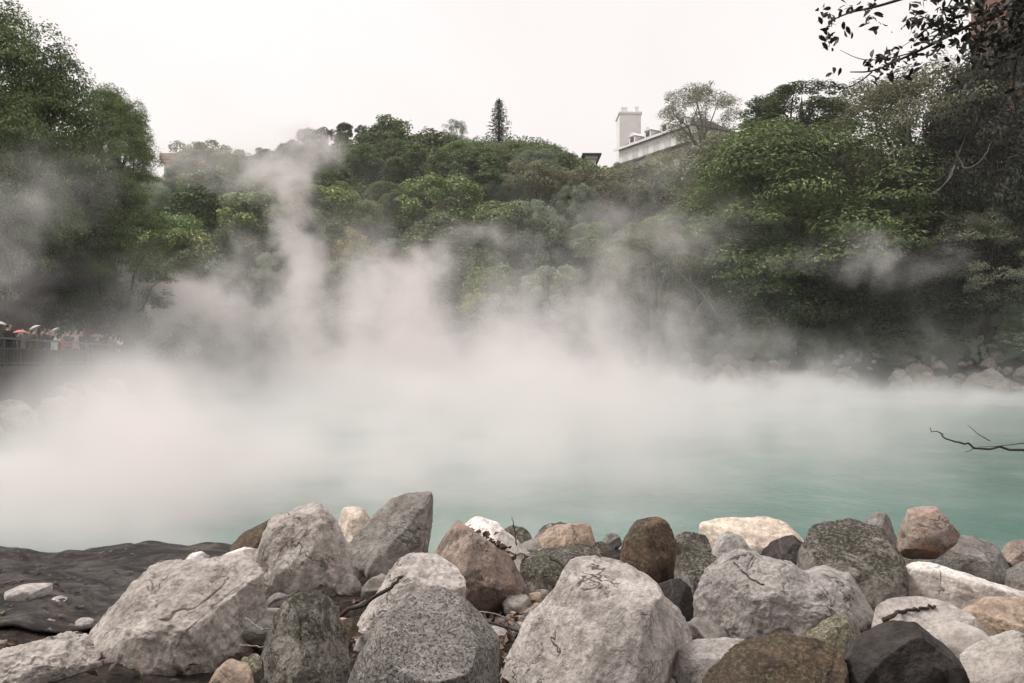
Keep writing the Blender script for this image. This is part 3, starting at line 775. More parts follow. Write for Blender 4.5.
# ------------------------------------------------------------------ trees
def crown_mesh(name, seed, K, n, leaf, flat=.75, rc=.30, inner=.45, up=.5, top_bias=.2, droop=0.0, aspect=.5, spread=1.0):
    rg = np.random.default_rng(seed)
    d = rg.normal(size=(K, 3)); d[:, 2] += top_bias; d /= np.linalg.norm(d, axis=1)[:, None]
    rad = rg.uniform(inner, 1.0, K) ** .7
    r = rc * rg.uniform(.5, 1.55, K)
    rad = rad * (1 + .5 * fbm(d * 1.3 + seed * 5.1, 2)); rad = np.clip(rad, .2, 1.0)
    c = d * (rad * (1 - .55 * rc))[:, None] * (spread, spread, 1)
    w = r ** 2; w /= w.sum()
    k = rg.choice(K, n, p=w)
    q = rg.normal(size=(n, 3)); q[:, 2] = q[:, 2] + .35; q /= np.linalg.norm(q, axis=1)[:, None]
    sh = rg.uniform(.72, 1.06, n) ** 1.0
    lump = 1 + .42 * fbm(q * 2.2 + k[:, None] * 3.7, 3)
    p = c[k] + (.06 * rg.normal(size=(n, 3)) * r[k][:, None]) + q * (r[k] * sh * lump)[:, None] * (1, 1, flat)
    hr = np.hypot(q[:, 0], q[:, 1])
    p[:, 2] -= droop * r[k] * hr ** 2
    nr = q * 1.15 + np.array((0, 0, up * .8)) + rg.normal(size=(n, 3)) * .32
    nr /= np.linalg.norm(nr, axis=1)[:, None]
    v, f = leaf_quads(p, nr, leaf, rg, aspect)
    return np_mesh(name, v, f, False), c

def branches_mesh(c, seed, zlow=-1.0, r=.035, count=12, wig=.10):
    rg = np.random.default_rng(seed); m = MB()
    ids = rg.choice(len(c), min(count, len(c)), replace=False)
    for j in ids:
        e = Vector(c[j]); s0 = Vector((0, 0, zlow + rg.uniform(0, .45)))
        pts = [s0]
        for t in (.3, .55, .8, 1.0):
            q = s0.lerp(e, t); q.z -= .12 * math.sin(t * 3.1) * (1 if e.z > s0.z else -1)
            q += Vector(rg.normal(size=3)) * wig * (t if t < 1 else .3); pts.append(q)
        m.tube(pts, [r, r * .75, r * .55, r * .35, r * .15], 6)
    return m.mesh('branches', True)

def trunk_mesh(seed, taper=.55):
    rg = np.random.default_rng(seed); m = MB()
    pts = []; rad = []
    for k in range(8):
        t = k / 7
        pts.append(Vector((.35 * math.sin(t * 3 + seed) * t, .35 * math.cos(t * 2.2 + seed) * t, t)))
        rad.append(1.0 * (1 - taper * t) + (.5 * (1 - t) ** 6))
    # unit trunk: radius 1, height 1, scaled per tree
    return pts, rad

CR = {}
def cproto(key, **kw):
    me, c = crown_mesh('crown', **kw)
    CR[key] = (me, c, branches_mesh(c, kw['seed'] + 1))
cproto('round', seed=1, K=58, n=10500, leaf=.100, rc=.23, inner=.55)
cproto('bushy', seed=2, K=75, n=11000, leaf=.092, rc=.19, flat=.75, inner=.65)
cproto('loose', seed=3, K=34, n=9000, leaf=.075, rc=.22, inner=.35)
cproto('tiered', seed=4, K=52, n=11000, leaf=.098, flat=.38, rc=.26, droop=.45, up=.9)
cproto('fine', seed=5, K=120, n=22000, leaf=.058, rc=.155, inner=.65)
cproto('hero_tiered', seed=6, K=120, n=60000, leaf=.040, flat=.34, rc=.23, droop=.55, up=.9, inner=.6, aspect=.42)
cproto('hero_round', seed=7, K=130, n=56000, leaf=.040, flat=.6, rc=.20, droop=.3, inner=.6)
cproto('hero_loose', seed=8, K=120, n=26000, leaf=.036, flat=.6, rc=.15, inner=.5, droop=.2)
cproto('sparse', seed=9, K=90, n=15000, leaf=.038, rc=.16, inner=.45)
cproto('hero_left', seed=10, K=190, n=90000, leaf=.032, flat=.38, rc=.17, droop=.7, up=.8, inner=.55, aspect=.4)

_mats = {}
def with_mat(me, mat):
    k = (me.name, mat.name)
    if k not in _mats:
        c = me.copy(); c.name = me.name.split('.')[0]; c.materials.clear(); c.materials.append(mat); _mats[k] = c
    return _mats[k]
TR = []
for k in range(4):
    pts, rad = trunk_mesh(k)
    m = MB().tube([Vector((p.x, p.y, p.z)) for p in pts], rad, 8); TR.append(m.mesh('trunk', True))

def tree(px, ptop, pbot, hw, d, proto, leaf, label, name='tree', group=None, branches=True, bark=None, depth=None, tr=None, rot=None, cat='tree'):
    rg = np.random.default_rng(int(px * 7 + ptop * 13 + d) % 100000)
    x = (px - 512) / F * d
    zt = EYE + (HOR - ptop) / F * d; zb = EYE + (HOR - pbot) / F * d
    rx = hw / F * d; rz = (zt - zb) / 2; zc = (zt + zb) / 2
    z0 = float(height(np.array([x]), np.array([d]))[0]) - .3
    root = tag(empty(name, (x, d, z0)), label, cat, group)
    me, c, br = CR[proto]
    a = rot if rot is not None else rg.uniform(0, 6.28)
    cr_ = link('crown', with_mat(me, LM[leaf]), None, root, (0, 0, zc - z0)); cr_.scale = (rx, depth or rx, rz); cr_.rotation_euler = (0, 0, a)
    bk = bark or BARK
    h = max(.8, zc - rz * .45 - z0); tw = tr or max(.10, .045 * (zc - z0 + rz))
    t = link('trunk', with_mat(TR[int(px) % 4], bk), None, root); t.scale = (tw, tw, h); t.rotation_euler = (0, 0, a)
    if branches:
        b = link('branches', with_mat(br, bk), None, root, (0, 0, zc - z0)); b.scale = (rx, depth or rx, rz); b.rotation_euler = (0, 0, a)
    return root

# -- trees one can single out
tree(-8, 2, 285, 158, 40, 'hero_left', 'dark', 'huge dark broadleaf tree towering over the railed viewing walkway', tr=.45, depth=5.5, rot=2.2)
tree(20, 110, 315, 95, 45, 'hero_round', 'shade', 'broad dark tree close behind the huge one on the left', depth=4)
tree(112, 165, 330, 66, 47, 'hero_left', 'dark', 'lower dark tree just right of the huge one on the left', depth=4)
tree(112, 82, 215, 46, 50, 'hero_left', 'mid', 'upper leafy crown leaning out behind the huge dark tree on the left', depth=3)
tree(802, 112, 315, 128, 67, 'hero_tiered', 'bright', 'great spreading tree with feathery bright green tiers on the right slope', tr=.4)
olive_tree = tree(905, 62, 215, 92, 64, 'hero_loose', 'brown', 'olive tree with bare twisting limbs high on the right', bark=BARKPALE)
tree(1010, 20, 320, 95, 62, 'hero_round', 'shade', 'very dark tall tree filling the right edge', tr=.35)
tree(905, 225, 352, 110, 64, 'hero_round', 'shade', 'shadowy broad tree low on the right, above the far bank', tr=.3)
tree(985, 205, 320, 62, 60, 'hero_loose', 'pale', 'pale spotted bush tree at the right behind the drifting steam')
tree(800, 88, 150, 62, 88, 'fine', 'dark', 'dark flat topped tree rising behind the feathery bright green one')
tree(703, 80, 158, 46, 112, 'sparse', 'pale', 'thin sparse tree right beside the white building', bark=BARKPALE)
tree(735, 128, 215, 50, 100, 'fine', 'brown', 'olive thicket tree right below the thin sparse one', bark=BARKPALE)
tree(648, 164, 225, 42, 122, 'round', 'brown', 'brownish round tree covering the foot of the white building')
tree(662, 150, 215, 26, 124, 'sparse', 'pale', 'pale wispy tree before the middle of the white building')
tree(625, 160, 200, 20, 126, 'fine', 'brown', 'small round olive tree at the left foot of the white building')
tree(688, 142, 215, 36, 118, 'sparse', 'brown', 'greyish thin tree standing in front of the white building', bark=BARKPALE)
tree(742, 205, 345, 72, 69, 'hero_tiered', 'dark', 'dark tiered tree left below the feathery bright green one')
grey_tree = tree(655, 215, 335, 62, 68, 'hero_loose', 'brown', 'greyish thin tree with bare fallen limbs below the building', bark=BARKPALE)
tree(588, 165, 265, 46, 92, 'fine', 'brown', 'olive bush tree left of the white building')
tree(640, 165, 245, 60, 96, 'fine', 'brown', 'brownish thicket tree directly below the white building')
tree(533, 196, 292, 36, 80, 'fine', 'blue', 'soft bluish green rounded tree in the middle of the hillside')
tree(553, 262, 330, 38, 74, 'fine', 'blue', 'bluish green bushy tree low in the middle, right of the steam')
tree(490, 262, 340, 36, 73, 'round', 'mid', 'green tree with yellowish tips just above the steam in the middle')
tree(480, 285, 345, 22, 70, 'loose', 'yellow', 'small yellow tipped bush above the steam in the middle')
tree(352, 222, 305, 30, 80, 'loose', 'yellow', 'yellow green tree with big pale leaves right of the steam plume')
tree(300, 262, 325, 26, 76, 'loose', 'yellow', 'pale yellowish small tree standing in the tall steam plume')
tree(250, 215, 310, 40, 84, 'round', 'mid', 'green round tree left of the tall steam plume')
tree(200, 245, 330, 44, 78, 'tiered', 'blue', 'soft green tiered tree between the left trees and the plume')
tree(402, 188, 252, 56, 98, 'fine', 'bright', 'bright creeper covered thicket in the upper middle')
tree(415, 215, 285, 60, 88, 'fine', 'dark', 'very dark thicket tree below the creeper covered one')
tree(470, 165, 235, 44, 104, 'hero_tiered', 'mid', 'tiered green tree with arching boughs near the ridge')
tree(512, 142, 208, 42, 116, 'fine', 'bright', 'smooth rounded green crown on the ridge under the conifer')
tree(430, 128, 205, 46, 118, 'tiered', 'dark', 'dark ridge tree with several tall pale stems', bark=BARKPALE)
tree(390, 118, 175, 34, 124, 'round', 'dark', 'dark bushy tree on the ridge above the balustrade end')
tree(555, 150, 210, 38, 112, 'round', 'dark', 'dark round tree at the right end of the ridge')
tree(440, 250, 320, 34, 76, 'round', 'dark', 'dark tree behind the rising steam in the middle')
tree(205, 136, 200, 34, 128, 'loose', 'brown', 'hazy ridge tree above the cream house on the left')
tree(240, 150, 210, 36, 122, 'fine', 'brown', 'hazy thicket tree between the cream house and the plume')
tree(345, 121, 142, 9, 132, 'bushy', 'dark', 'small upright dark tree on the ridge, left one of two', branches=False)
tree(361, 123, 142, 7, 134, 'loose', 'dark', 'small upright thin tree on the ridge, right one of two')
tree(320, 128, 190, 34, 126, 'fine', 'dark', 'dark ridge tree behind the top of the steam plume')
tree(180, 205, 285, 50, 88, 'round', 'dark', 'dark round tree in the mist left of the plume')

def conifer(px, ptop, pbot, hw, d, label):
    x = (px - 512) / F * d; zt = EYE + (HOR - ptop) / F * d; zb = EYE + (HOR - pbot) / F * d
    z0 = float(height(np.array([x]), np.array([d]))[0]) - .3
    root = tag(empty('conifer', (x, d, z0)), label, 'tree')
    rg = np.random.default_rng(3); V = []; Fa = []; nb = 0
    H = zt - z0; hb = zb - z0; Rm = hw / F * d
    bm_ = MB().tube([(0, 0, 0), (0, 0, H)], [.28, .03], 8)
    P_ = []; N_ = []
    z = hb
    while z < H - .35:
        t = (z - hb) / (H - hb); rr = Rm * (1 - t) ** .75 * rg.uniform(.8, 1.05) + .1
        kk = 6
        for j in range(kk):
            a = 6.283 * j / kk + rg.uniform(-.3, .3)
            m = int(26 * rr / Rm) + 6
            u = rg.uniform(.1, 1, m) * rr
            P_.append(np.stack([np.cos(a) * u + rg.normal(size=m) * .13, np.sin(a) * u + rg.normal(size=m) * .13, z + u * .22 - .10 * u ** 2 + rg.normal(size=m) * .07], -1))
        z += .34
    p = np.concatenate(P_); nr = rg.normal(size=p.shape) * .5 + (0, 0, 1); nr /= np.linalg.norm(nr, axis=1)[:, None]
    v, f = leaf_quads(p, nr, .34, rg, .4)
    link('crown', np_mesh('crown', v, f, False), LM['conifer'], root)
    bm_.build('trunk', BARK, root)
conifer(499, 97, 139, 14, 122, 'dark conical conifer standing tallest on the ridge')

def palm(px, ptop, hw, d, label, name='palm_tree'):
    x = (px - 512) / F * d; zt = EYE + (HOR - ptop) / F * d
    z0 = float(height(np.array([x]), np.array([d]))[0]) - .3
    root = tag(empty(name, (x, d, z0)), label, 'palm')
    H = zt - z0; Rr = hw / F * d; rg = np.random.default_rng(int(px)); P_ = []
    for j in range(16):
        a = 6.283 * j / 16 + rg.uniform(-.15, .15); up = rg.uniform(.2, .9)
        u = np.linspace(.08, 1, 30)
        for s in (-1, 1):
            q = np.stack([np.cos(a) * u * Rr - s * np.sin(a) * .12 * (1 - u * .6), np.sin(a) * u * Rr + s * np.cos(a) * .12 * (1 - u * .6), H - Rr * .3 + up * u * Rr - 1.0 * Rr * u ** 2 * up], -1)
            P_.append(q + rg.normal(size=q.shape) * .04)
    p = np.concatenate(P_); nr = rg.normal(size=p.shape) * .4 + (0, 0, 1); nr /= np.linalg.norm(nr, axis=1)[:, None]
    v, f = leaf_quads(p, nr, .38, rg, .25)
    link('crown', np_mesh('crown', v, f, False), LM['conifer'], root)
    MB().tube([(0, 0, 0), (.2, 0, H * .5), (0, 0, H - Rr * .3)], [.2, .15, .12], 8).build('trunk', BARK, root)
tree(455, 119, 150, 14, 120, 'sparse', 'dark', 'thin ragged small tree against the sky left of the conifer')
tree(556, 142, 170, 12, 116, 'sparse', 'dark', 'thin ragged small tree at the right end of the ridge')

# -- the rest of the wood: every tree one can see, a thing of its own
zones = [(-200, 285, 'on the slope left of the tall steam plume'), (285, 462, 'on the hillside below the balustrade'), (462, 605, 'on the hillside below the conifer'),
         (605, 715, 'on the slope below the white building'), (715, 1300, 'on the slope right of the building')]
species = [('round', 'dark', 'dark broadleaf tree'), ('bushy', 'mid', 'mid green bushy tree'), ('tiered', 'dark', 'dark layered tree'), ('loose', 'brown', 'olive loose crowned tree'), ('fine', 'blue', 'soft bluish green tree')]
rg = np.random.default_rng(77)
placed = []
tries = 0
while len(placed) < 215 and tries < 9000:
    tries += 1
    az = rg.uniform(90, 1060); d = rg.uniform(66, 128)
    x = (az - 512) / F * d
    s = float(pool_sd(np.array([x]), np.array([d]))[0])
    if s < 2.0 or s > 66: continue
    if min([math.hypot(x - a, d - b) for a, b in placed] + [99]) < 3.5 + (d - 66) * .014: continue
    z0 = float(height(np.array([x]), np.array([d]))[0])
    u_ = rg.random() ** 1.6; R0 = 1.9 + 3.0 * u_ * rg.uniform(.7, 1.2); Hh = (3.0 + 5.0 * u_ + rg.uniform(-.5, 2.2)) * (.8 if s < 6 else 1)
    ptop = HOR - (z0 + Hh - EYE) / d * F; pbot = HOR - (z0 + Hh * .12 - EYE) / d * F
    lim = np.interp(az, [90, 160, 250, 300, 345, 400, 450, 540, 566, 600, 612, 690, 700, 760, 900, 1100], [180, 165, 150, 140, 142, 134, 138, 148, 165, 172, 182, 182, 150, 120, 90, 60])
    if ptop < lim: continue
    k = rg.choice(5, p=[.27, .33, .22, .06, .12])
    zn = [q[2] for q in zones if q[0] <= az < q[1]][0]
    pr, lf, nm = species[k]
    tree(az, ptop, pbot, R0 / d * F, d, pr, lf, nm + ' ' + zn, group=nm + 's ' + zn, branches=False)
    placed.append((x, d))
# dark wood behind the left walkway
for k, (az, d, Hh, R0) in enumerate([(30, 52, 9, 4), (75, 58, 8, 4), (-20, 48, 9, 4), (110, 64, 8, 4), (150, 72, 8, 4)]):
    x = (az - 512) / F * d; z0 = float(height(np.array([x]), np.array([d]))[0])
    tree(az, HOR - (z0 + Hh - EYE) / d * F, HOR - (z0 + .8 - EYE) / d * F, R0 / d * F, d, 'bushy', 'dark', 'dim dark tree in the mist behind the viewing walkway', group='dim trees behind the walkway', branches=False)

# shrubs along the far bank
rg = np.random.default_rng(5)
n_sh = 0
for k in range(110):
    az = rg.uniform(575, 1040) if k < 50 else rg.uniform(740, 1045)
    # find the shore along this ray, then step inland
    ds = np.linspace(35, 80, 181); s_ = pool_sd((az - 512) / F * ds, ds); j = np.argmax((s_ > 3.0 + rg.uniform(0, 4.0)))
    d = ds[j]; x = (az - 512) / F * d; z0 = float(height(np.array([x]), np.array([d]))[0])
    Hh = rg.uniform(.8, 2.8) * (1 if k < 50 else 1.35); R0 = rg.uniform(.8, 2.2); kk = 0 if az < 770 else 1
    tree(az, HOR - (z0 + Hh - EYE) / d * F, HOR - (z0 - .2 - EYE) / d * F, R0 / d * F, d, ('bushy', 'round')[k % 2], ('mid', 'blue')[kk],
         ('low green shrub along the far bank below the building', 'low leafy shrub along the far bank on the right')[kk], 'shrub', ('low green shrubs of the far bank', 'low leafy shrubs of the far bank on the right')[kk], branches=False, cat='shrub', tr=.05)

# undergrowth that nobody could count
rg = np.random.default_rng(15)
n = 150000
az = rg.uniform(-60, 1120, n); d = rg.uniform(46, 132, n); x = (az - 512) / F * d
s_ = pool_sd(x, d); ok = (s_ > 4.6) & (s_ < 66); x = x[ok]; d = d[ok]; az = az[ok]
z = height(x, d); n = len(x)
pz = np.stack([x, d, z + rg.uniform(.05, .9, n) * (1 + .8 * fbm(np.stack([x * .3, d * .3, 0 * x], -1), 3))], -1)
nr = rg.normal(size=(n, 3)) * .6 + (0, -.3, .8); nr /= np.linalg.norm(nr, axis=1)[:, None]
v, f = leaf_quads(pz, nr, .42, rg, .5)
tag(link('undergrowth', np_mesh('undergrowth', v, f, False), LM['dark']), 'dense dark undergrowth covering the slopes under the trees', None, None, 'stuff')

# bare pale limbs hanging out of the right-hand trees
def limb(owner, pix, r0, label, side=()):
    o = twig('bare_limb', pix, r0, r0 * .3, BARKPALE, label, None, side)
    o.parent = owner; o.location = -owner.location
limb(olive_tree, [(955, 168, 60), (935, 183, 58.5), (912, 180, 58), (897, 166, 57.5), (893, 152, 58)], .065, 'bare pale limb sweeping left and up')
limb(olive_tree, [(972, 120, 60), (950, 175, 58), (946, 185, 57), (958, 160, 57), (947, 184, 56.6), (930, 196, 56.5), (915, 186, 56.5)], .06, 'bare pale crooked limb with a bright elbow')
limb(olive_tree, [(955, 150, 59), (965, 172, 57), (985, 158, 56.5), (992, 140, 56.5)], .055, 'bare pale limb curving up to the right')
limb(grey_tree, [(720, 318, 65), (700, 290, 63.5), (672, 268, 63), (650, 250, 63), (634, 243, 63)], .10, 'long bare grey limb reaching left', side=[[(672, 268, 63), (668, 252, 63), (676, 228, 63)], [(650, 250, 63), (640, 255, 63), (622, 256, 63)]])
limb(grey_tree, [(700, 318, 65), (690, 275, 64), (684, 250, 64), (680, 240, 64)], .09, 'bare leaning stem')
limb(grey_tree, [(690, 325, 64), (704, 300, 63), (710, 288, 63)], .07, 'short bare snag')
limb(grey_tree, [(640, 318, 65), (610, 308, 64), (585, 300, 63), (565, 296, 63)], .07, 'bare low branch reaching left')

# tree outside the frame whose leafy boughs hang in at the top right
hroot = tag(empty('overhanging_tree', (6.2, 6.4, 1.0)), 'near tree whose dark leafy boughs hang into the top right corner', 'tree')
O = Vector((6.2, 6.4, 1.0))
pts = [Vector((6.2, 6.4, .6)), Vector((6.1, 6.5, 2.5)), Vector((5.7, 6.5, 4.2)), Vector((5.2, 6.5, 5.6))]
MB().tube([p - O for p in pts], [.2, .16, .12, .09], 10).build('trunk', BARK, hroot, smooth=True)
boughs = [
 [(1165, -40, 6.5), (1080, -20, 6.5), (1010, 6, 6.4), (960, 30, 6.3), (925, 48, 6.3), (895, 62, 6.3), (872, 72, 6.3), (850, 72, 6.3)],
 [(1120, -80, 6.5), (1040, -60, 6.4), (960, -20, 6.3), (905, -2, 6.3), (872, 8, 6.3), (850, 12, 6.3), (828, 22, 6.3)],
 [(1010, 6, 6.4), (990, 20, 6.2), (975, 50, 6.2), (962, 80, 6.2), (960, 105, 6.2)],
 [(1080, -20, 6.5), (1040, 20, 6.3), (1020, 50, 6.2), (1012, 80, 6.2), (1018, 130, 6.2)],
 [(925, 48, 6.3), (905, 55, 6.2), (880, 60, 6.2), (860, 60, 6.2), (840, 50, 6.2)],
 [(872, 72, 6.3), (860, 82, 6.3), (842, 90, 6.3), (832, 84, 6.3)],
 [(960, -20, 6.3), (945, 15, 6.2), (920, 35, 6.2), (900, 48, 6.2)],
]
m = MB()
for bgh in boughs:
    p = [P(*q) - O for q in bgh]
    for _ in range(2):
        q = [p[0]]
        for a, b in zip(p, p[1:]): q += [a.lerp(b, .25), a.lerp(b, .75)]
        p = q + [p[-1]]
    r0 = .020 if bgh[0][0] > 1050 else .007
    m.tube(p, [r0 * (1 - .82 * k / (len(p) - 1)) for k in range(len(p))], 6)
m.build('branches', TWIG, hroot, smooth=True)
rg = np.random.default_rng(8)
clusters = [(826, 16, 9, 9), (832, 30, 14, 22), (828, 42, 9, 10), (846, 10, 10, 9), (872, 6, 12, 14), (877, 22, 14, 13), (884, 60, 12, 18), (898, 56, 12, 18), (912, 56, 12, 14), (886, 68, 12, 16), (868, 66, 10, 9),
            (880, 78, 7, 5), (905, 70, 14, 12), (915, 20, 14, 28), (925, 35, 14, 30), (935, 15, 16, 40), (950, 28, 18, 55), (940, 48, 14, 26), (962, 8, 18, 48), (978, 40, 14, 40), (990, 12, 20, 60), (1005, 35, 16, 60),
            (1018, 12, 16, 60), (1022, 40, 14, 40), (1000, 60, 14, 30), (975, 62, 10, 16), (832, 76, 8, 5), (985, 30, 22, 70), (1010, 45, 18, 60), (965, 45, 16, 40), (1035, 25, 20, 60), (1060, 0, 30, 80), (1000, -14, 40, 90), (930, -10, 25, 40), (1090, -30, 40, 90), (960, 84, 8, 7), (1015, 95, 10, 12)]
ps = []
for (px, py, rr, n) in clusters:
    for k in range(n):
        ps.append(P(px + rg.normal() * rr * .55, py + rg.normal() * rr * .5, 6.3 + rg.normal() * .16) - O)
ps = np.array([tuple(q) for q in ps]); nr = rg.normal(size=ps.shape) * .8 + (0, -.4, .5); nr /= np.linalg.norm(nr, axis=1)[:, None]
def oval_leaves(p, nrm, size, rg, aspect=.42):
    n = len(p); r = rg.normal(size=(n, 3)) + (-.5, 0, -.3); t = np.cross(nrm, np.cross(r, nrm)); t /= np.linalg.norm(t, axis=1)[:, None]; b = np.cross(nrm, t)
    L = (size * rg.uniform(.7, 1.2, n))[:, None]; out = []
    for (u, w) in ((-.5, 0), (-.28, .42), (.05, .5), (.32, .3), (.56, 0), (.32, -.3), (.05, -.5), (-.28, -.42)):
        out.append(p + t * L * u + b * L * aspect * w + nrm * L * (.22 * abs(w) - .12 * u * u))
    return np.stack(out, 1).reshape(-1, 3), np.arange(8 * n).reshape(-1, 8)
v, f = oval_leaves(ps, nr, .070, rg, .44)
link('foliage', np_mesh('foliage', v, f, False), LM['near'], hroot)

# bare twig reaching in from the right over the water
twig('bare_branch', [(1190, 560, 6.2), (1150, 470, 6.2), (1080, 448, 6.2), (1024, 449, 6.2), (985, 449, 6.2), (960, 443, 6.2), (945, 437, 6.2), (931, 431, 6.2)], .016, .003, TWIG,
     'thin bare twig reaching over the water from the right edge', 'twig', side=[[(1024, 443, 6.2), (1000, 446, 6.2), (978, 447, 6.2)], [(990, 441, 6.2), (978, 434, 6.2), (968, 425, 6.2)], [(975, 447, 6.2), (970, 451, 6.2), (965, 452, 6.2)]])

# ------------------------------------------------------------------ far bank rocks
bp = []
for k in range(6):
    V, Fc = ICO[4]; rg = np.random.default_rng(300 + k)
    q = V * rg.uniform(.75, 1.1, 3) * (1, 1, .75)
    for _ in range(7):
        n_ = rg.normal(size=3); n_ /= np.linalg.norm(n_); dd = q @ n_; lim = rg.uniform(.55, .85) * dd.max()
        q = q - n_ * np.maximum(dd - lim, 0)[:, None]
    q = q + V * (fbm(V * 1.8 + k * 9, 4) * .16)[:, None]
    me = np_mesh('bank_rock', q, Fc); me.materials.append(RM[('bank', 'bank', 'pale', 'bank', 'rust', 'bank')[k]]); bp.append(me)
bl = [('grey rock in the jumbled band along the far shore', 'grey rocks of the far shore'), None, ('pale rock in the jumbled band along the far shore', 'pale rocks of the far shore'), None,
      ('pinkish rock in the jumbled band along the far shore', 'pinkish rocks of the far shore'), None]
rg = np.random.default_rng(44)
for k in range(230):
    az = rg.uniform(545, 1045); u = rg.uniform(-.9, 4.4)
    ds = np.linspace(30, 80, 401); s_ = pool_sd((az - 512) / F * ds, ds); j = np.argmax(s_ > u); d = ds[j]
    x = (az - 512) / F * d; z = float(height(np.array([x]), np.array([d]))[0]); s = .22 + 1.0 * rg.random() ** 2.2
    o = link('bank_rock', bp[k % 6], None, None, (x, d, max(z, -.1) + s * .25)); o.scale = (s, s, s); o.rotation_euler = (rg.uniform(-.5, .5), rg.uniform(-.5, .5), rg.uniform(0, 6.28))
    l = bl[k % 6] or bl[0]; tag(o, l[0], 'rock', l[1])
# rocks under the walkway on the left
rg = np.random.default_rng(46)
for k in range(46):
    t = rg.uniform(0, 1); yy = 19 + t * 24; ds = None
    xr = np.linspace(-15, -24, 181); s_ = pool_sd(xr, np.full(181, yy)); j = np.argmax(s_ > rg.uniform(-.8, 1.4)); x = xr[j]
    z = float(height(np.array([x]), np.array([yy]))[0]); s = rg.uniform(.35, .95)
    o = link('bank_rock', bp[(k * 5) % 6], None, None, (x, yy, max(z, -.1) + s * .2)); o.scale = (s, s, s * 1.05); o.rotation_euler = (rg.uniform(-.5, .5), rg.uniform(-.5, .5), rg.uniform(0, 6.28))
    kk = (k * 5) % 6
    nm = 'pale' if kk == 2 else 'pinkish' if kk == 4 else 'grey'
    tag(o, nm + ' rock in the mist below the viewing walkway', 'rock', nm + ' rocks below the walkway')

# ------------------------------------------------------------------ viewing walkway, wall, railing
CONC = plain('weathered_concrete', (.11, .10, .092), .9, .45, .8, .15)
RAIL = plain('dark_painted_steel', (.07, .065, .06), .5, .2)
RA = Vector((-17.6, 25.0, 0)); RB = Vector((-21.7, 45.0, 0)); RD = (RB - RA); RL = RD.length; RDn = RD.normalized(); RN = Vector((-RDn.y, RDn.x, 0))   # RN points inland (left)
RM4 = Matrix(((RDn.x, RN.x, 0, RA.x), (RDn.y, RN.y, 0, RA.y), (0, 0, 1, 0), (0, 0, 0, 1)))
FLOOR = 1.9
def wbox(x0, x1, y0, y1, z0, z1, m): return m.box(x0, x1, y0, y1, z0, z1, RM4)
o = wbox(-6, RL, .02, 4.2, FLOOR - .18, FLOOR, MB()).build('walkway', CONC); tag(o, 'concrete walkway along the left shore', None, None, 'structure')
m = MB(); wbox(-6, RL + .05, -.12, .35, -.3, FLOOR - .19, m); wbox(-6, RL + .1, -.18, .40, FLOOR - .188, FLOOR + .06, m)
tag(m.build('retaining_wall', CONC), 'dark weathered retaining wall under the viewing walkway', 'wall')
fr = tag(empty('railing', tuple(RA)), 'dark steel railing along the viewing walkway', 'railing')
RMl = Matrix(((RDn.x, RN.x, 0, 0), (RDn.y, RN.y, 0, 0), (0, 0, 1, 0), (0, 0, 0, 1)))
wb = lambda x0, x1, y0, y1, z0, z1: MB().box(x0, x1, y0, y1, z0, z1, RMl)
wb(-6, RL, .0, .09, FLOOR + 1.06, FLOOR + 1.13).build('top_rail', plain('grey_rail', (.14, .13, .125), .5, .2), fr)
wb(-6, RL, .02, .06, FLOOR + .70, FLOOR + .74).build('middle_rail', RAIL, fr)
wb(-6, RL, .02, .06, FLOOR + .16, FLOOR + .20).build('bottom_rail', RAIL, fr)
pm_ = wb(-.04, .04, .003, .083, FLOOR + .06, FLOOR + 1.06).mesh('post')
k = -6.0
while k < RL + .1:
    link('post', pm_, RAIL if not pm_.materials else None, fr, tuple(RDn * k)); k += 1.45
m = MB(); k = -5.9
while k < RL:
    m.box(k, k + .022, .03, .05, FLOOR + .2, FLOOR + .70, RMl); k += .13
m.build('baluster_panel', RAIL, fr)

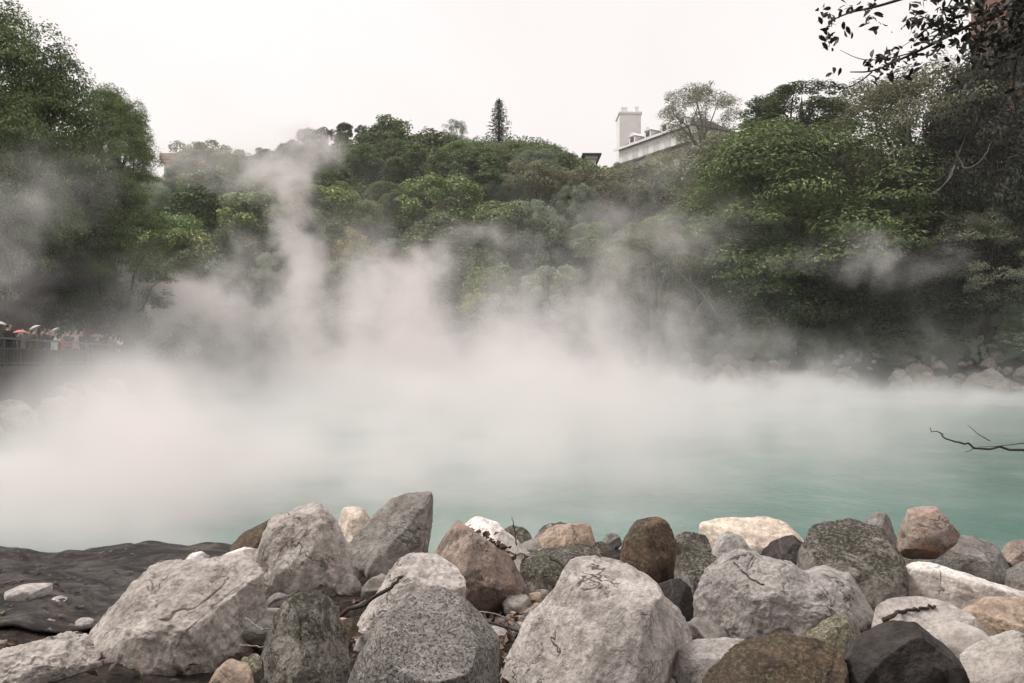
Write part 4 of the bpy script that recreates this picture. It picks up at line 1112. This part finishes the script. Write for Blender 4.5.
# ------------------------------------------------------------------ people at the railing
def skin_body(pose, seed):
    """one continuous figure 1.0 high, facing +x ; returns mesh with a slight face"""
    rg = np.random.default_rng(seed)
    V = []; E = []; Rr = []
    def a(p, r, par=None):
        V.append(p); Rr.append(r)
        if par is not None: E.append((par, len(V) - 1))
        return len(V) - 1
    pel = a((0, 0, .53), .085); wai = a((.005, 0, .61), .075, pel); che = a((.0, 0, .73), .088, wai); nec0 = a((0, 0, .81), .05, che); nec = a((.008, 0, .85), .033, nec0)
    jaw = a((.022, 0, .885), .044, nec); hd = a((.015, 0, .935), .058, jaw); tp = a((.008, 0, .975), .040, hd)
    nose = a((.082, 0, .915), .010, hd)
    for s in (-1, 1):
        sh = a((0, s * .095, .79), .048, nec0)
        if pose == 'lean': el = a((.05, s * .135, .655), .034, sh); wr = a((.17, s * .10, .640), .024, el); hn = a((.205, s * .09, .645), .022, wr)
        elif pose == 'photo': el = a((.09, s * .12, .70), .034, sh); wr = a((.15, s * .055, .84), .024, el); hn = a((.155, s * .035, .875), .022, wr)
        elif pose == 'hold' and s == 1: el = a((.05, s * .125, .665), .034, sh); wr = a((.12, s * .09, .76), .024, el); hn = a((.125, s * .085, .80), .022, wr)
        else: el = a((-.01, s * .125, .63), .034, sh); wr = a((.03, s * .125, .50), .024, el); hn = a((.04, s * .12, .455), .022, wr)
        for q in (-1, 0, 1): a((V[hn][0] + .022, V[hn][1] + q * .011, V[hn][2] - (.02 if pose not in ('photo', 'hold') else -.02)), .007, hn)
        hip = a((0, s * .052, .49), .066, pel); kn = a((.01, s * .058, .27), .046, hip); an = a((-.01, s * .06, .055), .030, kn); ft = a((.05, s * .065, .018), .026, an); a((.09, s * .068, .014), .02, ft)
    me = bpy.data.meshes.new('body'); me.from_pydata(V, E, []); me.update()
    ob = bpy.data.objects.new('tmp', me); C.objects.link(ob)
    sk = ob.modifiers.new('s', 'SKIN'); ss = ob.modifiers.new('u', 'SUBSURF'); ss.levels = 2; ss.render_levels = 2
    for i_, r in enumerate(Rr): me.skin_vertices[0].data[i_].radius = (r, r)
    me.skin_vertices[0].data[0].use_root = True
    dg = bpy.context.evaluated_depsgraph_get(); r = bpy.data.meshes.new_from_object(ob.evaluated_get(dg)); bpy.data.objects.remove(ob); r.name = 'body'
    bm = bmesh.new(); bm.from_mesh(r); bmesh.ops.delete(bm, geom=[v for v in bm.verts if not v.link_faces], context='VERTS'); bm.to_mesh(r); bm.free()
    r.polygons.foreach_set('use_smooth', [True] * len(r.polygons))
    return r

def shell(me, test, off, name):
    bm = bmesh.new(); bm.from_mesh(me)
    bmesh.ops.delete(bm, geom=[f for f in bm.faces if not test(f.calc_center_median())], context='FACES')
    # keep the largest connected piece
    seen = set(); best = []
    for f0 in bm.faces:
        if f0 in seen: continue
        st_ = [f0]; comp = []; seen.add(f0)
        while st_:
            f1 = st_.pop(); comp.append(f1)
            for e1 in f1.edges:
                for f2 in e1.link_faces:
                    if f2 not in seen: seen.add(f2); st_.append(f2)
        if len(comp) > len(best): best = comp
    bs = set(best); bmesh.ops.delete(bm, geom=[f for f in bm.faces if f not in bs], context='FACES')
    bmesh.ops.delete(bm, geom=[v for v in bm.verts if not v.link_faces], context='VERTS')
    bm.normal_update()
    for v in bm.verts: v.co += v.normal * off
    r = bpy.data.meshes.new(name); bm.to_mesh(r); bm.free(); r.polygons.foreach_set('use_smooth', [True] * len(r.polygons)); return r

SKIN = plain('skin', (.52, .34, .26), .5, .1)
HAIR = plain('black_hair', (.022, .018, .016), .5, .2)
TROU = plain('dark_trousers', (.035, .037, .045), .8, .2)
cloth = {k: plain(k + '_cloth', c, .85, .2) for k, c in {'black': (.03, .03, .032), 'grey': (.20, .19, .19), 'red': (.55, .045, .045), 'white': (.75, .73, .71), 'navy': (.035, .045, .08), 'brown': (.12, .085, .06), 'green': (.05, .085, .06), 'beige': (.42, .36, .29)}.items()}
bodies = {}
for i_, ps_ in enumerate(('lean', 'photo', 'hold', 'stand')):
    b_ = skin_body(ps_, i_)
    b_.materials.append(SKIN)
    jk = shell(b_, lambda c: (.47 < c.z < .825 and not (c.x > .18) and not (c.x > .10 and c.z > .80)), .010, 'jacket')
    tr_ = shell(b_, lambda c: .05 < c.z < .515 and abs(c.y) < .108, .007, 'trousers')
    hr = shell(b_, lambda c: c.z > .905 and (c.x < .045 or c.z > .955) and abs(c.y) < .075 and c.x < .085, .010, 'hair')
    shs = [shell(b_, lambda c, s_=s_: c.z < .055 and c.y * s_ > 0, .006, 'shoe') for s_ in (-1, 1)]
    bodies[ps_] = (b_, jk, tr_, hr, shs)
SHOE = plain('dark_shoes', (.04, .035, .03), .6)

def person(px, h, pose, col, label, off=.45, yaw=0.0):
    # where the ray at px meets the line of people behind the railing
    lo, hi = 0.0, RL
    for _ in range(40):
        mid = (lo + hi) / 2; q = RA + RDn * mid + RN * off
        if 512 + F * q.x / q.y < px: lo = mid
        else: hi = mid
    q = RA + RDn * lo + RN * off
    ang = math.atan2(-RN.y, -RN.x) + yaw
    root = tag(empty('person', (q.x, q.y, FLOOR)), label, 'person'); root.rotation_euler = (0, 0, ang); root.scale = (h, h, h)
    b_, jk, tr_, hr, shs = bodies[pose]
    link('body', b_, None, root); link('jacket', with_mat(jk, cloth[col]), None, root); link('trousers', with_mat(tr_, TROU), None, root)
    link('hair', with_mat(hr, HAIR), None, root); 
    for k_, sh_ in enumerate(shs):
        if not sh_.materials: sh_.materials.append(SHOE)
        link('shoe', sh_, None, root)
    return root

def umbrella(px, py, d, rad, col, label, tilt=(0, 0)):
    c = P(px, py, d); root = tag(empty('umbrella', tuple(c)), label, 'umbrella'); root.rotation_euler = (tilt[0], tilt[1], 0)
    V = []; Fc = []; n = 8; rings = 6
    for j in range(rings + 1):
        t = j / rings
        for k in range(n * 3):
            a = 6.283 * k / (n * 3); sc_ = 1 - .06 * t * (1 - abs(math.cos(a * n / 2)))
            V.append((math.cos(a) * rad * t * sc_, math.sin(a) * rad * t * sc_, -.42 * rad * t ** 2))
    N3 = n * 3
    for j in range(rings):
        for k in range(N3): Fc.append((j * N3 + k, j * N3 + (k + 1) % N3, (j + 1) * N3 + (k + 1) % N3, (j + 1) * N3 + k))
    me = np_mesh('canopy', V, Fc); cn = link('canopy', me, col, root); md = cn.modifiers.new('t', 'SOLIDIFY'); md.thickness = .006
    MB().tube([(0, 0, .05), (0, 0, -.72)], .008, 6).tube([(0, 0, -.72), (.02, 0, -.76), (.05, 0, -.75)], .012, 6).build('shaft', RAIL, root)
    for k in range(n):
        a = 6.283 * k / n
        MB().tube([(math.cos(a) * rad * t * .97, math.sin(a) * rad * t * .97, -.42 * rad * t * t - .012) for t in (.05, .5, 1)], .004, 4).build('rib', RAIL, root)

ppl = [(-6, 1.70, 'stand', 'black', 'person in black at the left end of the walkway'), (8, 1.72, 'lean', 'black', 'person in black leaning on the rail left of the pink umbrella'),
       (21, 1.58, 'hold', 'grey', 'person in grey under the pink umbrella'), (34, 1.66, 'hold', 'brown', 'person in brown under the tilted white umbrella'),
       (42, 1.70, 'stand', 'navy', 'person in navy between the two white umbrellas'), (47, 1.68, 'photo', 'black', 'person in black taking a photo beside the small white umbrella'),
       (54, 1.56, 'hold', 'white', 'person in white under the small white umbrella'), (61, 1.50, 'lean', 'red', 'person in a bright red jacket at the railing'),
       (67, 1.70, 'photo', 'green', 'person in green just right of the red jacket'), (74, 1.76, 'stand', 'beige', 'person in beige in the middle of the crowd'),
       (80, 1.74, 'lean', 'black', 'taller person in black right of the one in beige'), (85, 1.32, 'lean', 'grey', 'short person in grey at the railing'),
       (97, 1.55, 'hold', 'navy', 'person in navy under the grey umbrella'), (110, 1.74, 'photo', 'grey', 'person in grey right of the grey umbrella'),
       (119, 1.62, 'photo', 'white', 'person in white near the end of the walkway'), (124, 1.42, 'lean', 'brown', 'short person in brown last at the end of the walkway')]
back = [(50, 1.72, 'stand', 'grey', 'person in grey in the second row behind the two white umbrellas'), (64, 1.75, 'stand', 'navy', 'person in navy in the second row behind the red jacket'), (71, 1.72, 'stand', 'black', 'person in black in the second row behind the green jacket'),
        (78, 1.80, 'stand', 'brown', 'person in brown in the second row behind the one in beige'), (28, 1.72, 'stand', 'green', 'person in green in the second row behind the pink umbrella')]
rg = np.random.default_rng(6)
for q in ppl: person(*q, yaw=rg.uniform(-.5, .5))
for q in back: person(*q, off=1.35, yaw=rg.uniform(-.6, .6))
UW = plain('white_umbrella_cloth', (.66, .645, .63), .7, .06); UP = plain('pink_umbrella_cloth', (.62, .26, .22), .7, .1); UG = plain('grey_umbrella_cloth', (.17, .165, .165), .7, .15); UD = plain('dark_umbrella_cloth', (.06, .058, .06), .7, .15)
umbrella(20.5, 330, 27.8, .24, UP, 'pink umbrella held above the railing')
umbrella(34, 326, 28.6, .21, UW, 'white umbrella tilted to the side, nearest the pink one', (.15, -.45))
umbrella(54, 329, 31.0, .19, UW, 'small white umbrella left of the red jacket', (.1, -.6))
umbrella(97, 334, 38.3, .36, UG, 'grey umbrella near the right end of the crowd')
umbrella(2, 322, 26.6, .15, UW, 'white umbrella at the left edge of the picture', (0, .3))

# ------------------------------------------------------------------ buildings on the ridge
WHITE = plain('white_render', (.88, .85, .83), .85, .12, .3, .2); ROOF = plain('dark_roof', (.10, .085, .08), .8, .25, .8); GLASSP = plain('pale_glass', (.64, .61, .60), .2, .15, 1, .5); GLASS = plain('dark_glass', (.05, .055, .06), .15, .2, 1, .5)
CREAM = plain('cream_render', (.58, .47, .38), .85, .15, .4, .2); ORNG = plain('orange_roof_tile', (.42, .20, .10), .8, .25, 1.0); BRICK = plain('red_brown_cladding', (.24, .12, .085), .8, .25, .6)

def block(px0, px1, ptop, d, depth, mat, label, name, yaw=0.0, storeys=6, bays=4, base=None, win=True):
    """a block whose front spans px0..px1 at distance d; windows are its parts"""
    x0 = (px0 - 512) / F * d; x1 = (px1 - 512) / F * d; zt = EYE + (HOR - ptop) / F * d
    zb = base if base is not None else float(height(np.array([(x0 + x1) / 2]), np.array([d]))[0]) - 1.5
    root = tag(empty(name, ((x0 + x1) / 2, d, zb)), label, 'building'); root.rotation_euler = (0, 0, yaw)
    W = (x1 - x0) / math.cos(yaw); H = zt - zb
    MB().box(-W / 2, W / 2, 0, depth, 0, H).build('wall', mat, root)
    MB().box(-W / 2 - .25, W / 2 + .25, -.25, depth + .25, H + .003, H + .5).build('parapet', mat, root)
    if win:
        sh = 3.3
        for s_ in range(min(storeys, int(H // sh))):
            for b in range(bays):
                cx = -W / 2 + W * (b + .5) / bays; z = H - 2.4 - s_ * sh; ww = W / bays * .5
                wn = MB().box(cx - ww / 2, cx + ww / 2, -.06, .03, z, z + 1.6).build('window', GLASS, root)
                MB().box(cx - ww / 2 - .12, cx + ww / 2 + .12, -.16, -.062, z - .14, z - .02).build('sill', mat, wn)
    return root, W, H
t_, W, H = block(619.5, 641, 114, 195, 6, WHITE, 'pale narrow tower block rising behind the low white building', 'tower_block', storeys=0, win=False)
MB().box(-W / 2 + .5, -.6, .8, 4, H + .503, H + 1.9).build('roof_tank', WHITE, t_); MB().box(1.2, 2.2, 1, 3, H + .503, H + 2.1).build('roof_hut', WHITE, t_)
# low white building with a dark hipped roof and dormers, seen at an angle
LBp = Vector((( 619 - 512) / F * 158, 158, 0)); RBp = Vector(((690 - 512) / F * 141, 141, 0)); dv = (RBp - LBp); WL = dv.length; yaw = math.atan2(dv.y, dv.x)
zt = EYE + (HOR - 150) / F * 158; zb = float(height(np.array([LBp.x]), np.array([LBp.y]))[0]) - 3
lo_ = tag(empty('hotel_building', (LBp.x, LBp.y, zb)), 'low white building with a dark dormered roof on the ridge', 'building'); lo_.rotation_euler = (0, 0, yaw)
H = zt - zb
MB().box(0, WL, 0, 11, 0, H).build('wall', WHITE, lo_)
V = [(-.6, -.6, H + .06), (WL + .6, -.6, H + .06), (WL + .6, 11.6, H + .06), (-.6, 11.6, H + .06), (3.5, 4.2, H + 3.0), (WL - 3.5, 4.2, H + 3.0), (WL - 3.5, 6.8, H + 3.0), (3.5, 6.8, H + 3.0)]
me = bpy.data.meshes.new('roof'); me.from_pydata(V, [], [(0, 3, 2, 1), (4, 5, 6, 7), (0, 1, 5, 4), (1, 2, 6, 5), (2, 3, 7, 6), (3, 0, 4, 7)]); rf = link('roof', me, ROOF, lo_)
MB().box(-.75, WL + .75, -.75, -.62, H - .25, H + .20).build('eave', WHITE, rf)
for k in range(5):
    cx = 4.0 + k * 4.6
    if cx > WL - 2: break
    m = MB().box(cx - .9, cx + .9, .0, 3.0, H + .3, H + 1.7)
    b0 = len(m.v); m.v += [(cx - 1.1, -.15, H + 1.7), (cx + 1.1, -.15, H + 1.7), (cx, -.15, H + 2.5), (cx - 1.1, 3, H + 1.7), (cx + 1.1, 3, H + 1.7), (cx, 3, H + 2.5)]
    m.f += [(b0, b0 + 1, b0 + 2), (b0 + 3, b0 + 5, b0 + 4), (b0, b0 + 2, b0 + 5, b0 + 3), (b0 + 1, b0 + 4, b0 + 5, b0 + 2)]
    dm = m.build('dormer', WHITE, lo_); MB().box(cx - .5, cx + .5, -.05, .0 - .003, H + .6, H + 1.5).build('window', GLASS, dm)
for s_ in range(2):
    MB().box(-.3, WL + .3, -.9, -.003, H - 3.4 - s_ * 3.4, H - 3.1 - s_ * 3.4).build('balcony', ROOF if s_ == 0 else WHITE, lo_)
    for b in range(6):
        cx = 1.8 + b * (WL - 3) / 5.5; MB().box(cx - .8, cx + .8, -.05, .02, H - 2.7 - s_ * 3.4, H - .9 - s_ * 3.4).build('window', GLASSP, lo_)

hs, W, H = block(164, 188, 163, 134, 7, CREAM, 'cream house with an orange roof in the haze at the upper left', 'house', storeys=1, bays=3)
MB().box(-W / 2 - .5, W / 2 * .35, -.6, 7.6, H + .52, H + 1.5).build('roof', ORNG, hs)
bk_, W, H = block(1012, 1075, -20, 112, 10, BRICK, 'reddish brown apartment block half hidden behind the top right boughs', 'apartment_building', storeys=9, bays=4)
pv_, W, H = block(587, 596, 159, 128, 3, plain('grey_pavilion', (.6, .57, .55), .8, .2), 'small flat roofed grey pavilion left of the white building', 'pavilion', storeys=0, win=False)
MB().box(-W / 2 - .8, W / 2 + .8, -.9, 5.6, H + .51, H + .75).build('roof', ROOF, pv_)

# balustrade and terrace walls on the hill
def wallrun(px0, py0, px1, py1, d0, d1, hgt, mat, label, name, rails=False):
    a = P(px0, py0, d0); b = P(px1, py1, d1); root = tag(empty(name, tuple(a)), label, 'wall' if not rails else 'balustrade')
    v = b - a; L = math.hypot(v.x, v.y); q = Matrix(((v.x / L, -v.y / L, 0, 0), (v.y / L, v.x / L, 0, 0), (v.z / L, 0, 1, 0), (0, 0, 0, 1)))
    if rails:
        MB().box(0, L, 0, .3, -.22, 0, q).build('handrail', mat, root); MB().box(0, L, -.05, .4, -hgt - 1.4, -hgt + .15, q).build('plinth', mat, root)
        k = 0.0
        pmesh = MB().box(0, .22, .04, .26, -hgt + .151, -.221, Matrix(((v.x / L, -v.y / L, 0, 0), (v.y / L, v.x / L, 0, 0), (0, 0, 1, 0), (0, 0, 0, 1)))).mesh('post'); pmesh.materials.append(mat)
        while k < L: link('post', pmesh, None, root, (v.x * k / L, v.y * k / L, v.z * k / L)); k += .75
    else:
        MB().box(0, L, 0, .5, -hgt, 0, q).build('wall', mat, root); MB().box(-.1, L + .1, -.1, .6, .003, .16, q).build('coping', mat, root)
PALEC = plain('pale_concrete', (.48, .45, .42), .85, .2, .6, .15)
wallrun(343, 168, 396, 163, 108, 112, 1.0, PALEC, 'pale concrete balustrade across the upper hillside', 'balustrade', True)
wallrun(236, 208, 300, 214, 100, 96, 2.2, PALEC, 'pale terrace wall hidden in the steam plume, lower one', 'terrace_wall')
wallrun(222, 176, 290, 196, 112, 106, 2.0, PALEC, 'pale terrace wall behind the steam plume, upper one', 'terrace_wall')
wallrun(158, 179, 200, 183, 128, 124, 2.2, PALEC, 'pale wall below the cream house', 'terrace_wall')

# ------------------------------------------------------------------ steam
# every puff: picture place of its centre, its distance, half sizes (picture px, picture px, metres along the view), strength
PUFFS = [
 # plumes climbing off the pool, right of centre
 (400, 312, 50, 54, 56, 5, .62), (426, 282, 52, 36, 40, 4, .62), (452, 258, 53, 34, 26, 4, .52), (482, 240, 55, 40, 20, 4, .46), (505, 230, 56, 24, 16, 3, .34), (352, 312, 50, 42, 50, 5, .5), (250, 305, 53, 56, 60, 4, .42), (190, 325, 50, 70, 60, 5, .45), (610, 345, 57, 150, 40, 5, .20), (540, 330, 55, 60, 40, 4, .28),
 # tall plume
 (300, 305, 56, 44, 44, 4, .8), (302, 262, 57, 28, 36, 3, .95), (290, 222, 58, 22, 38, 2.8, 1.1), (294, 180, 59, 32, 34, 3.2, 1.0), (318, 150, 60, 34, 26, 3.4, .95), (268, 152, 60, 44, 28, 3.5, .7), (215, 165, 62, 70, 34, 4, .55),
 (318, 235, 57, 24, 30, 3, .6), (255, 190, 60, 44, 36, 3, .50), (180, 175, 60, 40, 30, 3, .4),
 # left bank
 (90, 280, 50, 70, 34, 4, .7), (140, 285, 48, 70, 46, 5, .75), (28, 225, 31, 84, 70, 3.4, .56), (78, 180, 33, 50, 50, 3, .42), (10, 285, 31, 60, 44, 3, .42), (5, 160, 32, 46, 34, 3, .30), (185, 290, 52, 60, 46, 5, .62), (230, 260, 56, 40, 30, 4, .4),
 # right slope
 (620, 245, 58, 80, 60, 4, .42), (690, 235, 59, 60, 46, 4, .36), (655, 190, 62, 60, 44, 4, .30), (570, 300, 58, 66, 44, 4, .46), (850, 258, 55, 95, 30, 3, .56), (930, 262, 52, 80, 34, 3, .34), (650, 322, 57, 130, 40, 4, .40), (770, 352, 56, 150, 24, 3, .38), (900, 364, 50, 160, 20, 3, .34), (760, 215, 60, 44, 44, 3, .20), (960, 315, 46, 90, 46, 4, .16), (590, 215, 60, 50, 30, 3, .28),
]
SMIN = (-46, 6.6, 0.02); SMAX = (46, 68, 24); SRES = (330, 220, 88)
sv = bpy.data.volumes.new('steam'); st_o = bpy.data.objects.new('steam', sv); C.objects.link(st_o)
tag(st_o, 'white steam rising from the pool and drifting over the slopes', None, None, 'stuff')
smat = bpy.data.materials.new('steam'); smat.use_nodes = True; t = smat.node_tree; t.nodes.clear()
so_ = t.nodes.new('ShaderNodeOutputMaterial'); pv = t.nodes.new('ShaderNodeVolumePrincipled')
pv.inputs['Color'].default_value = (.985, .940, .936, 1); pv.inputs['Density'].default_value = .33; pv.inputs['Anisotropy'].default_value = .15
t.links.new(pv.outputs[0], so_.inputs['Volume'])
sv.materials.append(smat)
g = bpy.data.node_groups.new('steam_field', 'GeometryNodeTree')
g.interface.new_socket('Geometry', in_out='INPUT', socket_type='NodeSocketGeometry'); g.interface.new_socket('Geometry', in_out='OUTPUT', socket_type='NodeSocketGeometry')
G = g.nodes; L = g.links
def gv(op, a, b=None, sc_=None):
    n = G.new('ShaderNodeVectorMath'); n.operation = op
    for s_, v in zip(n.inputs, (a, b)):
        if v is None: continue
        if hasattr(v, 'links'): L.new(v, s_)
        else: s_.default_value = v
    if sc_ is not None: n.inputs['Scale'].default_value = sc_
    return n.outputs['Value'] if op == 'LENGTH' else n.outputs[0]
def gm(op, a, b=None, c=None, clamp=False):
    n = G.new('ShaderNodeMath'); n.operation = op; n.use_clamp = clamp
    for s_, v in zip(n.inputs, (a, b, c)):
        if v is None: continue
        if hasattr(v, 'links'): L.new(v, s_)
        else: s_.default_value = v
    return n.outputs[0]
def gn(vec, scale, detail=3, rough=.5, col=False, norm=True):
    n = G.new('ShaderNodeTexNoise'); n.normalize = norm; n.inputs['Scale'].default_value = scale; n.inputs['Detail'].default_value = detail; n.inputs['Roughness'].default_value = rough
    L.new(vec, n.inputs['Vector']); return n.outputs['Color' if col else 'Fac']
def gmap(x, a, b, c, d):
    n = G.new('ShaderNodeMapRange'); n.interpolation_type = 'SMOOTHSTEP'; L.new(x, n.inputs[0])
    for i_, v in zip((1, 2, 3, 4), (a, b, c, d)): n.inputs[i_].default_value = v
    return n.outputs[0]
pos = G.new('GeometryNodeInputPosition').outputs[0]
w1 = gv('SCALE', gv('SUBTRACT', gn(pos, .16, 3, .5, True), (.5, .5, .5)), None, 6.5)
w2 = gv('SCALE', gv('SUBTRACT', gn(gv('ADD', pos, (31, 7, 3)), .6, 3, .55, True), (.5, .5, .5)), None, 3.0)
w3 = gv('SCALE', gv('SUBTRACT', gn(gv('ADD', pos, (3, 71, 13)), 1.5, 2, .5, True), (.5, .5, .5)), None, 1.0)
wp = gv('ADD', pos, gv('ADD', gv('ADD', w1, w2), w3))
acc = None
for (px, py, d, rx, rz, ry, a) in PUFFS:
    c = P(px, py, d); r = (rx / F * d * 1.25, ry * 1.2, rz / F * d * 1.25)
    dd = gv('LENGTH', gv('MULTIPLY', gv('SUBTRACT', wp, tuple(c)), (1 / r[0], 1 / r[1], 1 / r[2])))
    v = gmap(dd, 0.15, 1.0, a, 0.0)
    acc = v if acc is None else gm('ADD', acc, v)
S = gm('MINIMUM', acc, 1.6)
st = gv('MULTIPLY', wp, (.85, .9, .95))
n = gn(st, .42, 6, .64)
e = gm('ADD', n, gm('MULTIPLY', gm('SUBTRACT', S, .5), .16))
torn = gn(gv('MULTIPLY', wp, (1.0, 1.0, .7)), 1.25, 3, .6)
e = gm('ADD', e, gm('MULTIPLY', gm('SUBTRACT', torn, .5), .32))
dens = gm('MULTIPLY', gm('POWER', S, 1.25), gmap(e, .42, .66, 0.05, 1.55))
# the layer lying on the water thins out upwards; each bank: x, y, half widths, strength
BANKS = [(.5, 35, 17, 25, .50), (-5.5, 10.0, 8, 5.5, 1.5), (-12, 13, 8, 6, .40), (-6, 17, 8, 8, .40), (-2.6, 14, 4.2, 6, .62), (-.5, 23, 8, 13, .34), (8, 46, 24, 15, .30), (24, 44, 22, 16, .20), (1.0, 13, 3.2, 6, .27), (10, 20, 16, 16, .052), (2.6, 20, 4, 8, .10), (-1.2, 9.3, 4.2, 3.4, .85)]
sp = G.new('ShaderNodeSeparateXYZ'); L.new(pos, sp.inputs[0])
flat = G.new('ShaderNodeCombineXYZ'); sw = G.new('ShaderNodeSeparateXYZ'); L.new(wp, sw.inputs[0])
L.new(sw.outputs['X'], flat.inputs['X']); L.new(sw.outputs['Y'], flat.inputs['Y'])
A = None
for (bx, by, rx_, ry_, am) in BANKS:
    dd = gv('LENGTH', gv('MULTIPLY', gv('SUBTRACT', flat.outputs[0], (bx, by, 0)), (1 / rx_, 1 / ry_, 0)))
    v = gmap(dd, 0.1, 1.0, am, 0.0); A = v if A is None else gm('ADD', A, v)
hn = gn(gv('MULTIPLY', pos, (1, 1, 0)), .13, 4, .6)
scale_h = gm('MULTIPLY', gmap(hn, .36, .66, .55, 1.8), gm('MULTIPLY', gmap(sp.outputs['X'], -6, 11, 1.0, .5), gm('MULTIPLY', gmap(sp.outputs['X'], -15, -6, .40, 1.0), gmap(sp.outputs['Y'], 8, 24, .50, 1.0))))
zr = gm('DIVIDE', gm('MAXIMUM', sw.outputs['Z'], 0.0), scale_h)
fall = gm('EXPONENT', gm('MULTIPLY', gm('POWER', zr, 1.35), -1.0))
fall = gm('MINIMUM', fall, 1.1)
tex = gm('MULTIPLY', gmap(gn(gv('MULTIPLY', wp, (.8, .8, 1.1)), .55, 5, .64), .36, .64, .22, 1.6), gmap(gn(gv('MULTIPLY', wp, (1, 1, .5)), .20, 4, .6), .37, .62, .30, 1.5))
dens = gm('ADD', dens, gm('MULTIPLY', gm('MULTIPLY', A, fall), gm('MULTIPLY', tex, 2.6)))
# a taller, thinner bank behind it, from which the plumes climb
TALL = [(-8, 46, 12, 12, .32), (-2, 52, 18, 10, .25), (3, 44, 14, 12, .14), (-16, 54, 11, 9, .14), (6, 58, 16, 8, .07)]
A2 = None
for (bx, by, rx_, ry_, am) in TALL:
    dd = gv('LENGTH', gv('MULTIPLY', gv('SUBTRACT', flat.outputs[0], (bx, by, 0)), (1 / rx_, 1 / ry_, 0)))
    v = gmap(dd, 0.1, 1.0, am, 0.0); A2 = v if A2 is None else gm('ADD', A2, v)
h2 = gmap(gn(gv('MULTIPLY', pos, (1, 1, 0)), .22, 4, .6), .38, .64, 1.6, 6.5)
fall2 = gm('EXPONENT', gm('MULTIPLY', gm('POWER', gm('DIVIDE', gm('MAXIMUM', sw.outputs['Z'], 0.0), h2), 2.0), -1.0))
dens = gm('ADD', dens, gm('MULTIPLY', gm('MULTIPLY', A2, fall2), gm('MULTIPLY', tex, 2.4)))
# fade at the box faces and close to the near bank
sx = G.new('ShaderNodeSeparateXYZ'); L.new(pos, sx.inputs[0])
dens = gm('MULTIPLY', dens, gmap(sx.outputs['Y'], 6.6, 7.8, 0, 1))
dens = gm('MULTIPLY', dens, gmap(sx.outputs['Z'], 20, 23.5, 1, 0))
vc = G.new('GeometryNodeVolumeCube'); vc.inputs['Min'].default_value = SMIN; vc.inputs['Max'].default_value = SMAX
for k_, v in zip('XYZ', SRES): vc.inputs['Resolution ' + k_].default_value = v
L.new(dens, vc.inputs['Density'])
smn = G.new('GeometryNodeSetMaterial'); smn.inputs['Material'].default_value = smat
go = G.new('NodeGroupOutput'); L.new(vc.outputs[0], smn.inputs[0]); L.new(smn.outputs[0], go.inputs[0])
md = st_o.modifiers.new('field', 'NODES'); md.node_group = g

# ------------------------------------------------------------------ thin air between here and the ridge
hm = bpy.data.materials.new('haze'); hm.use_nodes = True; t = hm.node_tree; t.nodes.clear()
ho = t.nodes.new('ShaderNodeOutputMaterial'); hv = t.nodes.new('ShaderNodeVolumePrincipled')
hv.inputs['Color'].default_value = (.98, .95, .94, 1); hv.inputs['Density'].default_value = .0003
t.links.new(hv.outputs[0], ho.inputs['Volume'])
tag(MB().box(-285, 285, -125, 305, -4, 66).build('haze', hm), 'thin pale haze in the valley air', None, None, 'stuff')
